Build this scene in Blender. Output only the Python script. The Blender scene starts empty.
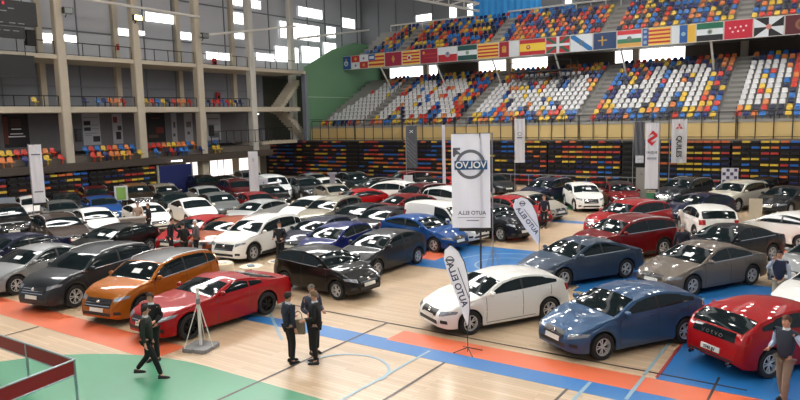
import bpy, math, random
from mathutils import Vector, Matrix
from mathutils.bvhtree import BVHTree
random.seed(7)
C = bpy.context.scene.collection
PI = math.pi

# ---------------------------------------------------------------- materials
MATS = {}
def mat(name, col, rough=.6, metal=0., coat=0., spec=.5, emit=0., noise=0., nscale=8., alpha=1., trans=0., sheen=0.):
    if name in MATS: return MATS[name]
    m = bpy.data.materials.new(name); m.use_nodes = True
    nt = m.node_tree; b = nt.nodes['Principled BSDF']
    c = (col[0], col[1], col[2], 1)
    b.inputs['Base Color'].default_value = c
    b.inputs['Roughness'].default_value = rough
    b.inputs['Metallic'].default_value = metal
    b.inputs['Coat Weight'].default_value = coat
    b.inputs['Coat Roughness'].default_value = .04
    b.inputs['Specular IOR Level'].default_value = spec
    if alpha < 1: b.inputs['Alpha'].default_value = alpha
    if trans: b.inputs['Transmission Weight'].default_value = trans
    if emit:
        b.inputs['Emission Color'].default_value = c; b.inputs['Emission Strength'].default_value = emit
    if noise:
        tc = nt.nodes.new('ShaderNodeTexCoord'); n = nt.nodes.new('ShaderNodeTexNoise')
        n.inputs['Scale'].default_value = nscale; n.inputs['Detail'].default_value = 4
        r = nt.nodes.new('ShaderNodeMapRange'); r.inputs['To Min'].default_value = 1 - noise; r.inputs['To Max'].default_value = 1 + noise
        mx = nt.nodes.new('ShaderNodeVectorMath'); mx.operation = 'SCALE'; mx.inputs[0].default_value = col[:3]
        nt.links.new(tc.outputs['Object'], n.inputs['Vector']); nt.links.new(n.outputs['Fac'], r.inputs['Value'])
        nt.links.new(r.outputs['Result'], mx.inputs['Scale']); nt.links.new(mx.outputs['Vector'], b.inputs['Base Color'])
    MATS[name] = m; return m
def S(r, g, b):   # sRGB 0-255 to linear
    f = lambda v: (v/255/12.92) if v/255 <= .04045 else ((v/255+.055)/1.055)**2.4
    return (f(r), f(g), f(b))

def floor_wood():
    m = bpy.data.materials.new('sports_parquet'); m.use_nodes = True; nt = m.node_tree; b = nt.nodes['Principled BSDF']
    tc = nt.nodes.new('ShaderNodeTexCoord')
    br = nt.nodes.new('ShaderNodeTexBrick'); br.inputs['Scale'].default_value = 1
    br.inputs['Color1'].default_value = (*S(202, 174, 142), 1); br.inputs['Color2'].default_value = (*S(218, 192, 162), 1)
    br.inputs['Mortar'].default_value = (*S(190, 158, 118), 1)
    br.inputs['Mortar Size'].default_value = .006; br.inputs['Brick Width'].default_value = 2.2; br.inputs['Row Height'].default_value = .12
    br.offset = .37
    mp = nt.nodes.new('ShaderNodeMapping'); mp.inputs['Rotation'].default_value = (0, 0, PI/2)
    nt.links.new(tc.outputs['Object'], mp.inputs['Vector']); nt.links.new(mp.outputs['Vector'], br.inputs['Vector'])
    n = nt.nodes.new('ShaderNodeTexNoise'); n.inputs['Scale'].default_value = .35; n.inputs['Detail'].default_value = 5
    nt.links.new(tc.outputs['Object'], n.inputs['Vector'])
    r = nt.nodes.new('ShaderNodeMapRange'); r.inputs['To Min'].default_value = .82; r.inputs['To Max'].default_value = 1.14
    nt.links.new(n.outputs['Fac'], r.inputs['Value'])
    v = nt.nodes.new('ShaderNodeVectorMath'); v.operation = 'SCALE'
    nt.links.new(br.outputs['Color'], v.inputs[0]); nt.links.new(r.outputs['Result'], v.inputs['Scale'])
    nt.links.new(v.outputs['Vector'], b.inputs['Base Color'])
    b.inputs['Roughness'].default_value = .34
    b.inputs['Coat Weight'].default_value = .35; b.inputs['Coat Roughness'].default_value = .12
    return m
def floor_paint(name, col):
    m = mat(name, col, .34, coat=.35, noise=.10, nscale=.5)
    m.node_tree.nodes['Principled BSDF'].inputs['Coat Roughness'].default_value = .12
    return m

# ---------------------------------------------------------------- mesh builder
class MB:
    def __init__(s): s.v = []; s.f = []; s.m = []; s.mi = 0
    def add(s, vs, fs):
        o = len(s.v); s.v += [tuple(v) for v in vs]
        for f in fs: s.f.append([i+o for i in f]); s.m.append(s.mi)
        return s
    def box(s, x0, x1, y0, y1, z0, z1):
        return s.add([(x0,y0,z0),(x1,y0,z0),(x1,y1,z0),(x0,y1,z0),(x0,y0,z1),(x1,y0,z1),(x1,y1,z1),(x0,y1,z1)],
              [(0,3,2,1),(4,5,6,7),(0,1,5,4),(1,2,6,5),(2,3,7,6),(3,0,4,7)])
    def rbox(s, x0, x1, y0, y1, z0, z1, c=.02):   # box with bevelled vertical edges
        p = [(x0+c,y0),(x1-c,y0),(x1,y0+c),(x1,y1-c),(x1-c,y1),(x0+c,y1),(x0,y1-c),(x0,y0+c)]
        return s.prism(p, z0, z1)
    def prism(s, p, z0, z1):
        n = len(p)
        return s.add([(x,y,z0) for x,y in p]+[(x,y,z1) for x,y in p],
              [tuple(range(n-1,-1,-1)), tuple(range(n,2*n))]+[(i,(i+1)%n,(i+1)%n+n,i+n) for i in range(n)])
    def bar(s, a, b, r, n=6, r2=None):
        a = Vector(a); b = Vector(b); d = (b-a)
        if d.length < 1e-6: return s
        d.normalize(); u = d.orthogonal().normalized(); w = d.cross(u); r2 = r if r2 is None else r2
        vs = [a+(u*math.cos(2*PI*i/n)+w*math.sin(2*PI*i/n))*r for i in range(n)]+[b+(u*math.cos(2*PI*i/n)+w*math.sin(2*PI*i/n))*r2 for i in range(n)]
        return s.add(vs, [(i,(i+1)%n,(i+1)%n+n,i+n) for i in range(n)]+[tuple(range(n-1,-1,-1)), tuple(range(n,2*n))])
    def tube(s, pts, r, n=6):
        for a, b in zip(pts, pts[1:]): s.bar(a, b, r, n)
        return s
    def lathe(s, prof, n=24, axis='y', c=(0,0,0)):   # prof: (radius, offset)
        vs = []
        for r, h in prof:
            for i in range(n):
                a = 2*PI*i/n; q = (r*math.cos(a), r*math.sin(a))
                p = (q[0], h, q[1]) if axis == 'y' else (q[0], q[1], h) if axis == 'z' else (h, q[0], q[1])
                vs.append((p[0]+c[0], p[1]+c[1], p[2]+c[2]))
        fs = []
        for k in range(len(prof)-1):
            for i in range(n):
                j = (i+1) % n; fs.append((k*n+i, k*n+j, (k+1)*n+j, (k+1)*n+i))
        return s.add(vs, fs)
    def ball(s, c, r, n=10, sc=(1,1,1)):
        pr = [(max(1e-4, r*math.sin(PI*k/n)), -r*math.cos(PI*k/n)) for k in range(n+1)]
        t = MB().lathe(pr, n+4, 'z')
        return s.add([(x*sc[0]+c[0], y*sc[1]+c[1], z*sc[2]+c[2]) for x,y,z in t.v], t.f)
    def grid(s, P):      # P[i][j] points
        n = len(P); m = len(P[0])
        return s.add([p for r in P for p in r], [(i*m+j,(i+1)*m+j,(i+1)*m+j+1,i*m+j+1) for i in range(n-1) for j in range(m-1)])
    def mesh(s, name, mats, smooth=False):
        me = bpy.data.meshes.new(name); me.from_pydata(s.v, [], s.f)
        for m in (mats if isinstance(mats, (list, tuple)) else [mats]): me.materials.append(m)
        if any(s.m): me.polygons.foreach_set('material_index', s.m)
        if smooth:
            me.polygons.foreach_set('use_smooth', [True]*len(me.polygons))
            me.set_sharp_from_angle(angle=math.radians(42))
        me.update(); return me
    def build(s, name, mats, parent=None, smooth=False, **kw):
        return put(name, s.mesh(name, mats, smooth), parent, **kw)
def put(name, me, parent=None, loc=(0,0,0), rz=0., label=None, cat=None, group=None, kind=None):
    o = bpy.data.objects.new(name, me); C.objects.link(o)
    o.parent = parent; o.location = loc; o.rotation_euler = (0, 0, rz)
    if label: o['label'] = label
    if cat: o['category'] = cat
    if group: o['group'] = group
    if kind: o['kind'] = kind
    return o
def empty(name, loc, rz=0., label=None, cat=None, group=None):
    o = put(name, None, None, loc, rz, label, cat, group); o.empty_display_size = .2; return o
def copy_tree(o, parent=None):
    c = o.copy(); C.objects.link(c); c.parent = parent
    for ch in KIDS.get(o.name, []): copy_tree(ch, c)
    return c
KIDS = {}
def reg(o):
    KIDS[o.name] = [c for c in o.children_recursive if c.parent == o]
    for c in KIDS[o.name]: reg(c)
def text(name, s, size, m, parent, M, mirror=False, ext=.004, sx=1.):
    cu = bpy.data.curves.new(name, 'FONT'); cu.body = s; cu.size = size; cu.extrude = ext
    cu.align_x = 'CENTER'; cu.align_y = 'CENTER'; cu.offset = size*.022
    t = bpy.data.objects.new('tmp', cu); C.objects.link(t)
    dg = bpy.context.evaluated_depsgraph_get(); me = bpy.data.meshes.new_from_object(t.evaluated_get(dg))
    bpy.data.objects.remove(t); me.name = name
    if mirror: me.transform(Matrix.Diagonal((-sx, 1, 1, 1)))
    elif sx != 1: me.transform(Matrix.Diagonal((sx, 1, 1, 1)))
    me.transform(M); me.materials.clear(); me.materials.append(m); me.polygons.foreach_set('material_index', [0]*len(me.polygons))
    return put(name, me, parent)

# ---------------------------------------------------------------- people (built first, while the scene is small)
def skin(chains, sub=1):
    """chains: list of lists of (point, radius); each chain may start at an earlier chain's vertex by giving its index"""
    vs = []; es = []; rs = []
    for ch in chains:
        prev = None
        for it in ch:
            if isinstance(it, int): prev = it; continue
            p, r = it; vs.append(p); rs.append(r if isinstance(r, tuple) else (r, r))
            if prev is not None: es.append((prev, len(vs)-1))
            prev = len(vs)-1
    me = bpy.data.meshes.new('tmp'); me.from_pydata(vs, es, []); o = bpy.data.objects.new('tmp', me); C.objects.link(o)
    md = o.modifiers.new('s', 'SKIN'); md.use_smooth_shade = True
    o.modifiers.new('u', 'SUBSURF').levels = sub
    seen = set()
    for i, sv in enumerate(me.skin_vertices[0].data): sv.radius = rs[i]
    # one root in every connected island
    adj = {i: [] for i in range(len(vs))}
    for a, b in es: adj[a].append(b); adj[b].append(a)
    for i in range(len(vs)):
        me.skin_vertices[0].data[i].use_root = False
    for i in range(len(vs)):
        if i in seen: continue
        me.skin_vertices[0].data[i].use_root = True; st = [i]
        while st:
            k = st.pop()
            if k in seen: continue
            seen.add(k); st += adj[k]
    dg = bpy.context.evaluated_depsgraph_get(); dg.update()
    out = bpy.data.meshes.new_from_object(o.evaluated_get(dg)); bpy.data.objects.remove(o)
    return out
SKIN = mat('skin', S(205, 150, 125), .55)
def person(loc, face, label, jacket, trousers, hair, arms, stance=(0, 0), h=1.75, shoe=(12, 11, 10), group=None,
           detail=True, long_coat=0., vest=None, lean=0., head_turn=0., bald=False, skirt=False):
    """arms: ((elbow),(wrist)) for left (+y) then right, relative to the shoulder; stance: forward swing of left/right foot"""
    s = h/1.75
    root = empty('person', (loc[0], loc[1], 0), math.radians(face), label, 'person', group)
    V = lambda x, y, z: (x*s, y*s, z*s)
    def fwd(z): return lean*(z-.95)
    pel = V(0, 0, .96); sh = [V(fwd(1.42), .185, 1.43), V(fwd(1.42), -.185, 1.43)]
    hips = [V(0, .085, .92), V(0, -.085, .92)]
    ank = []; knee = []
    for i, sg in enumerate((1, -1)):
        f = stance[i]; up = .10 if f < -.2 else 0
        ank.append(V(f, sg*.10, .09+up)); knee.append(V(f*.45+.04+(.06 if f < -.2 else 0), sg*.095, .50))
    el = []; wr = []
    for i in range(2):
        e, w = arms[i]; el.append(tuple(sh[i][k]+e[k]*s for k in range(3))); wr.append(tuple(sh[i][k]+w[k]*s for k in range(3)))
    neck = V(fwd(1.52), 0, 1.50); hd = [V(fwd(1.6)+.01, 0, 1.57), V(fwd(1.65)+.02, 0, 1.64), V(fwd(1.7)+.012, 0, 1.70)]
    B = [[(pel, .085*s), (V(fwd(1.15), 0, 1.13), .085*s), (V(fwd(1.33), 0, 1.33), (.10*s, .07*s)), (V(fwd(1.45), 0, 1.44), .058*s), (neck, .054*s), (hd[0], .072*s), (hd[1], .088*s), (hd[2], .07*s)]]
    for i in range(2):
        mid = tuple((el[i][k]+wr[i][k])/2 for k in range(3))
        B.append([2, (sh[i], .034*s), (el[i], .032*s), (mid, .030*s), (wr[i], .027*s)])
        B.append([0, (hips[i], .062*s), (knee[i], .045*s), (ank[i], .032*s), ((ank[i][0]+.09*s, ank[i][1], ank[i][2]-.055*s), .018*s)])
    body = skin(B)
    mb = MB(); mb.v = [tuple(v.co) for v in body.vertices]; mb.f = [list(p.vertices) for p in body.polygons]; mb.m = [0]*len(mb.f)
    # nose, ears on the head
    hc = hd[1]; ca, sa = math.cos(head_turn), math.sin(head_turn)
    def HP(x, y, z): return (hc[0]+(x*ca-y*sa)*s, hc[1]+(x*sa+y*ca)*s, hc[2]+z*s)
    mb.bar(HP(.07, 0, .015), HP(.108, 0, -.02), .009*s, 5, .014*s)
    for q in (1, -1): mb.ball(HP(0, .083*q, -.005), .026*s, 5, (.6, .35, 1))
    # hands: palm and five fingers
    for i, sg in enumerate((1, -1)):
        w = Vector(wr[i]); d = (w-Vector(el[i])).normalized(); side = d.cross(Vector((1, 0, 0)))
        side = side.normalized() if side.length > .2 else d.cross(Vector((0, 0, 1))).normalized()
        nrm = side.cross(d)
        mb.bar(w-d*.01*s, w+d*.085*s, .026*s, 6, .036*s)
        if detail:
            for k, L in enumerate((.065, .078, .072, .055)):
                o_ = side*(.028-.0185*k)*s; a = w+d*.08*s+o_; b_ = a+(d*.6+nrm*.12)*L*s; c_ = b_+(d*.35+nrm*.5)*L*s*.7
                mb.bar(a, b_, .0095*s, 5, .0085*s); mb.bar(b_, c_, .0085*s, 5, .007*s)
            a = w+d*.03*s+side*.026*s; b_ = a+(d*.6+side*.7)*.045*s; mb.bar(a, b_, .011*s, 5); mb.bar(b_, b_+d*.03*s, .010*s, 5, .008*s)
    bm = mb.mesh('body', SKIN, True)
    put('body', bm, root)
    if detail:
        e = MB()
        for q in (1, -1): e.ball(HP(.080, .032*q, .018), .0085*s, 5)
        e.build('eyes', mat('eye', (.01, .01, .01), .2), root)
        e = MB(); e.bar(HP(.083, -.022, -.052), HP(.083, .022, -.052), .0045*s, 5); e.build('mouth', mat('lips', S(150, 80, 75), .5), root)
    # clothes
    jm = mat('cloth_%d_%d_%d' % jacket, S(*jacket), .85, noise=.12, nscale=14)
    tm = mat('cloth_%d_%d_%d' % trousers, S(*trousers), .85, noise=.12, nscale=14)
    g = .018*s
    J = [[(V(0, 0, .86-long_coat), (.175*s, .145*s)), (V(fwd(1.15), 0, 1.12), (.17*s, .14*s)), (V(fwd(1.33), 0, 1.33), (.20*s, .14*s)), (V(fwd(1.45), 0, 1.45), .095*s)]]
    n0 = 2
    for i in range(2):
        mid = tuple((el[i][k]+wr[i][k])/2 for k in range(3)); end = tuple(el[i][k]*.06+wr[i][k]*.94 for k in range(3))
        if vest is None: J.append([n0, (sh[i], .072*s), (el[i], .062*s), (mid, .054*s), (end, .046*s)])
        else: J.append([n0, (sh[i], .074*s), (tuple(sh[i][k]*.8+el[i][k]*.2 for k in range(3)), .066*s)])
    jo = skin(J); jo.name = 'jacket'; jo.materials.clear(); jo.materials.append(jm)
    put('waistcoat' if vest else 'jacket', jo, root)
    if vest:
        vm = mat('cloth_%d_%d_%d' % vest, S(*vest), .8)
        for i in range(2):
            J = []
            mid = tuple((el[i][k]+wr[i][k])/2 for k in range(3)); end = tuple(el[i][k]*.06+wr[i][k]*.94 for k in range(3))
            J.append([(sh[i], .064*s), (el[i], .058*s), (mid, .052*s), (end, .044*s)])
            so = skin(J); so.name = 'shirt_sleeve'; so.materials.clear(); so.materials.append(vm); put('shirt_sleeve', so, root)
    T = [[(V(0, 0, .97), (.135*s, .115*s))]]
    for i in range(2):
        m_ = tuple((hips[i][k]+knee[i][k])/2 for k in range(3)); m2 = tuple((knee[i][k]+ank[i][k])/2 for k in range(3))
        T.append([0, (tuple((hips[i][0], hips[i][1], hips[i][2]-.04*s)), .102*s), (m_, .09*s), (knee[i], .074*s), (m2, .066*s), (ank[i], .058*s)])
    to = skin(T); to.name = 'trousers'; to.materials.clear(); to.materials.append(tm); put('trousers', to, root)
    if detail:
        c = MB(); c.bar(V(fwd(1.46), 0, 1.455), V(fwd(1.5), 0, 1.52), .074*s, 10, .064*s)
        c.build('collar', mat('shirt_white', S(225, 225, 230), .8), root, True)
    for i in range(2):
        a = ank[i]; z0 = a[2]-.09*s; m = MB()
        P = [(-.07, .035), (-.05, .042), (.03, .045), (.10, .05), (.16, .045), (.20, .02)]
        top = [.085, .09, .08, .06, .05, .025]
        rows = []
        for (px, w_), t in zip(P, top):
            rows.append([(a[0]+px*s, a[1]+math.cos(q)*w_*s, z0+.002+max(0, math.sin(q))*t*s) for q in [PI*k/6 for k in range(7)]])
        m.grid(rows); n = len(m.v); m.add([r[0] for r in rows]+[r[-1] for r in rows][::-1], [tuple(range(12))])
        m.build('shoe', mat('shoe_%d' % shoe[0], S(*shoe), .4), root, True)
    if hair:
        hm = mat('hair_%d_%d_%d' % hair, S(*hair), .8, noise=.3, nscale=40)
        m = MB(); n = 9; rows = []
        for a in range(0, n+1):
            th = a/n; row = []
            for b in range(0, 15):
                az = PI*2*b/14
                fr = math.cos(az); lim = (.50 if fr > .3 else .78 if abs(fr) <= .3 else .92)*(0.75 if bald else 1)
                ph = PI*lim*th*.72
                r = .101*s
                x = -math.cos(az)*0+r*math.sin(ph)*math.cos(az); y = r*.93*math.sin(ph)*math.sin(az); z = r*1.12*math.cos(ph)
                row.append(HP(x/s-.006, y/s, z/s+.016))
            rows.append(row)
        m.grid(rows); m.build('hair', hm, root, True)
    return root
A_DOWN = ((-.02, .06, -.28), (.03, .08, -.53)); A_DOWNR = ((-.02, -.06, -.28), (.03, -.08, -.53))
A_BENT = ((-.03, .07, -.27), (.20, .02, -.34)); A_BENTR = ((-.03, -.07, -.27), (.20, -.02, -.34))
A_PHONE = ((.10, .09, -.25), (.17, -.06, .03)); A_PHONER = ((.12, -.10, -.22), (.14, .08, .08))
A_FWD = ((.10, .08, -.26), (.32, .05, -.36)); A_BACKR = ((-.12, -.07, -.25), (-.10, -.09, -.50))
A_WIDE = ((-.03, .16, -.24), (.02, .27, -.47)); A_WIDER = ((-.02, -.14, -.24), (.10, -.22, -.46))
# left, right arm poses: (elbow, wrist) offsets from the shoulder
person((8.8, 13.2), -50, 'man in a dark green jacket walking on the green court', (38, 42, 36), (22, 22, 24), (34, 26, 22), (A_DOWN, A_DOWNR), (-.30, .30), 1.72, head_turn=.2)
person((11.18, 11.01), -20, 'man in a navy suit facing the other two on the court', (34, 40, 56), (20, 22, 28), (44, 34, 28), (A_BENT, A_DOWNR), (.05, .0), 1.76)
person((12.0, 11.0), -110, 'grey haired man in a grey suit behind the handbag carrier', (70, 74, 90), (26, 26, 32), (120, 112, 106), (A_BENT, A_BENTR), (0, .08), 1.76)
person((11.51, 10.46), 120, 'person in a black suit holding a tan handbag, back to the camera', (24, 24, 28), (16, 16, 20), (128, 100, 76), (A_BENT, A_DOWNR), (.0, .05), 1.79)
person((21.7, 1.62), 172, 'man in a navy waistcoat holding a phone to his face beside the taupe sedan', (34, 42, 66), (170, 160, 140), (20, 18, 18), (A_DOWN, A_PHONER), (.0, .05), 1.76, vest=(168, 176, 190))
person((14.72, .93), 150, 'man in a navy quilted waistcoat and khaki trousers at the lower right', (44, 50, 64), (134, 120, 104), (84, 58, 42), (A_WIDE, A_BENTR), (.12, -.12), 1.77, vest=(170, 184, 212))
person((19.3, 19.3), 200, 'man in a dark suit standing between the white SUV and the deep blue hatchback', (26, 28, 36), (22, 22, 28), (50, 38, 32), (A_BENT, A_BENTR), (0, .04), 1.74)
person((9.55, 14.05), -160, 'man in black behind the walking man, between him and the orange SUV', (20, 20, 22), (18, 18, 20), (60, 44, 36), (A_BENT, A_BENTR), (0, 0), 1.72)
person((17.9, 24.6), -60, 'man in a dark suit leaning beside the red hatchback', (30, 32, 42), (26, 26, 32), (70, 50, 40), (A_FWD, A_DOWNR), (0, .05), 1.74, detail=False, lean=.18)
person((17.55, 23.2), 90, 'visitor in black seen from behind, left one of the close pair', (18, 18, 20), (20, 20, 22), (40, 32, 28), (A_BENT, A_BENTR), (0, 0), 1.70, detail=False)
person((18.15, 23.15), 120, 'visitor in a grey jacket beside the one in black, right one of the close pair', (92, 88, 92), (26, 26, 30), (196, 190, 186), (A_BENT, A_BENTR), (0, 0), 1.72, detail=False)
person((25.55, 5.05), 10, 'grey haired man in a dark jacket between the dark red SUV and taupe sedan', (30, 32, 44), (24, 24, 30), (150, 146, 142), (A_DOWN, A_DOWNR), (.1, -.1), 1.72, detail=False, bald=True)
person((21.1, 31.6), 230, 'person in a beige top behind the grey counter', (176, 150, 132), (40, 38, 40), (60, 44, 36), (A_FWD, A_BENTR), (0, 0), 1.70, detail=False)
person((20.9, 30.4), 160, 'person in black standing at the right end of the grey counter', (22, 22, 28), (20, 20, 26), (34, 26, 24), (A_BENT, A_DOWNR), (0, 0), 1.72, detail=False)
person((32.2, 13.1), 190, 'person in navy standing right of the upper feather flag', (26, 32, 52), (22, 24, 36), (110, 80, 66), (A_DOWN, A_DOWNR), (0, 0), 1.72, detail=False)
person((34.3, 35.6), 200, 'person in a blue top left of the small roll-up banner', (54, 84, 140), (30, 30, 40), (40, 30, 28), (A_DOWN, A_BENTR), (0, 0), 1.70, detail=False)
# handbag held by the person in the black suit
t = empty('handbag', (11.32, 10.83, .72), math.radians(120), 'tan handbag hanging from the arm of the person in the black suit', 'bag')
g = MB(); g.prism([(-.15, -.05), (.15, -.05), (.16, 0), (.15, .05), (-.15, .05), (-.16, 0)], 0, .36); g.build('body', mat('bag_tan', S(140, 124, 104), .7), t)
g = MB(); g.tube([(-.10, 0, .36), (-.07, 0, .52), (0, 0, .57), (.07, 0, .52), (.10, 0, .36)], .012); g.build('strap', mat('bag_tan', S(140, 124, 104), .7), t)

# ---------------------------------------------------------------- cars
def pchip(pts):
    pts = sorted(pts); X = [p[0] for p in pts]; Y = [p[1] for p in pts]; n = len(X)
    h = [X[i+1]-X[i] for i in range(n-1)]; d = [(Y[i+1]-Y[i])/h[i] for i in range(n-1)]
    m = [0.]*n; m[0] = d[0]; m[-1] = d[-1]
    for i in range(1, n-1):
        if d[i-1]*d[i] > 0:
            w1 = 2*h[i]+h[i-1]; w2 = h[i]+2*h[i-1]; m[i] = (w1+w2)/(w1/d[i-1]+w2/d[i])
    def f(x):
        x = min(max(x, X[0]), X[-1]); i = 0
        while i < n-2 and x > X[i+1]: i += 1
        t = (x-X[i])/h[i]; a = (1+2*t)*(1-t)**2; b = t*(1-t)**2; c = t*t*(3-2*t); e = t*t*(t-1)
        return a*Y[i]+b*h[i]*m[i]+c*Y[i+1]+e*h[i]*m[i+1]
    return f
SPEC = {
 'hatch': dict(L=4.3, W=1.8, H=1.46, wb=2.62, fo=.84, r=.325, tum=.40, cowl=(1.02, 1.00), head=(.25, 1.37), rr=(-1.55, 1.32), rb=(-2.00, 1.02), hood=(1.85, .76), belt=.96, bup=.10, doors=2),
 'city':  dict(L=3.95, W=1.72, H=1.49, wb=2.48, fo=.76, r=.31, tum=.38, cowl=(.98, 1.02), head=(.28, 1.38), rr=(-1.50, 1.38), rb=(-1.84, 1.02), hood=(1.66, .80), belt=.95, bup=.10, doors=2),
 'sedan': dict(L=4.65, W=1.86, H=1.47, wb=2.78, fo=.90, r=.34, tum=.44, cowl=(1.10, .99), head=(.32, 1.37), rr=(-1.00, 1.36), rb=(-1.78, 1.04), hood=(2.02, .74), belt=.95, bup=.06, doors=2, deck=(-2.18, .99)),
 'coupe': dict(L=4.78, W=1.92, H=1.36, wb=2.72, fo=.90, r=.35, tum=.50, cowl=(.80, 1.00), head=(.05, 1.30), rr=(-.75, 1.31), rb=(-1.75, 1.05), hood=(2.10, .80), belt=.95, bup=.06, doors=1, deck=(-2.22, 1.00)),
 'suv':   dict(L=4.6, W=1.88, H=1.68, wb=2.70, fo=.92, r=.37, tum=.34, cowl=(1.10, 1.15), head=(.38, 1.57), rr=(-1.85, 1.56), rb=(-2.16, 1.16), hood=(1.98, .95), belt=1.07, bup=.08, doors=2, rail=1, clad=1),
 'suvs':  dict(L=4.2, W=1.80, H=1.60, wb=2.56, fo=.84, r=.35, tum=.34, cowl=(1.02, 1.12), head=(.35, 1.50), rr=(-1.62, 1.48), rb=(-1.96, 1.10), hood=(1.80, .95), belt=1.02, bup=.08, doors=2, clad=1),
 'van':   dict(L=4.35, W=1.82, H=1.82, wb=2.70, fo=.86, r=.33, tum=.16, cowl=(1.28, 1.14), head=(.62, 1.70), rr=(-2.06, 1.74), rb=(-2.14, 1.15), hood=(1.92, .90), belt=1.05, bup=.0, doors=1, rail=0),
 'wagon': dict(L=4.7, W=1.83, H=1.50, wb=2.70, fo=.88, r=.33, tum=.38, cowl=(1.10, 1.00), head=(.34, 1.39), rr=(-1.90, 1.40), rb=(-2.22, 1.02), hood=(2.0, .76), belt=.94, bup=.05, doors=2, rail=1),
}
GLASS = mat('car_glass', (.008, .014, .016), .06, spec=.38)
RUBBER = mat('tyre_rubber', (.012, .012, .013), .75)
TRIM = mat('black_trim', (.014, .014, .015), .45)
CHROME = mat('chrome', (.75, .75, .77), .12, 1.)
ALLOY = mat('alloy', (.62, .62, .63), .35, .35)
BLACKALLOY = mat('black_alloy', (.02, .02, .022), .25, .6)
LAMP = mat('headlamp_glass', (.30, .32, .35), .06, .3, coat=1.)
TAIL = mat('tail_lamp_red', S(170, 14, 16), .12, coat=1.)
PLATE = mat('plate_white', S(222, 222, 214), .5)
PAPER = mat('paper_white', S(240, 240, 240), .8)
DARK = mat('car_underside', (.008, .008, .008), .9)
PAINT = dict(white=S(232, 230, 226), white2=S(226, 230, 230), pearl=S(214, 208, 194), steelblue=S(74, 108, 150), red=S(196, 16, 24), darkred=S(140, 14, 20),
    taupe=S(138, 126, 116), slate=S(76, 92, 114), darknavy=S(18, 20, 32), darkgrey=S(52, 54, 58), navy=S(18, 28, 66), gunmetal=S(60, 64, 70),
    redblack=S(160, 16, 20), beige=S(206, 198, 184), silver=S(176, 178, 180), silverwhite=S(204, 206, 206), blue=S(28, 92, 172), black=S(14, 14, 16),
    deepblue=S(14, 36, 120), blueblack=S(20, 28, 60), plum=S(42, 34, 48), champagne=S(184, 176, 158), orange=S(204, 116, 30), copper=S(176, 88, 52),
    brown=S(76, 62, 56), grey=S(120, 124, 124), maroon=S(96, 14, 20), blackbronze=S(52, 40, 28), teal=S(34, 52, 56))
METALLIC = {'steelblue', 'taupe', 'slate', 'darkgrey', 'gunmetal', 'silver', 'silverwhite', 'champagne', 'orange', 'copper', 'brown', 'grey', 'blue', 'teal', 'pearl'}
def paint(k): return mat('paint_'+k, tuple(v*(1 if k.startswith('white') or k in ('pearl',) else .62) for v in PAINT[k]), .45, .30 if k in METALLIC else .0, coat=.6, spec=.12)

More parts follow.
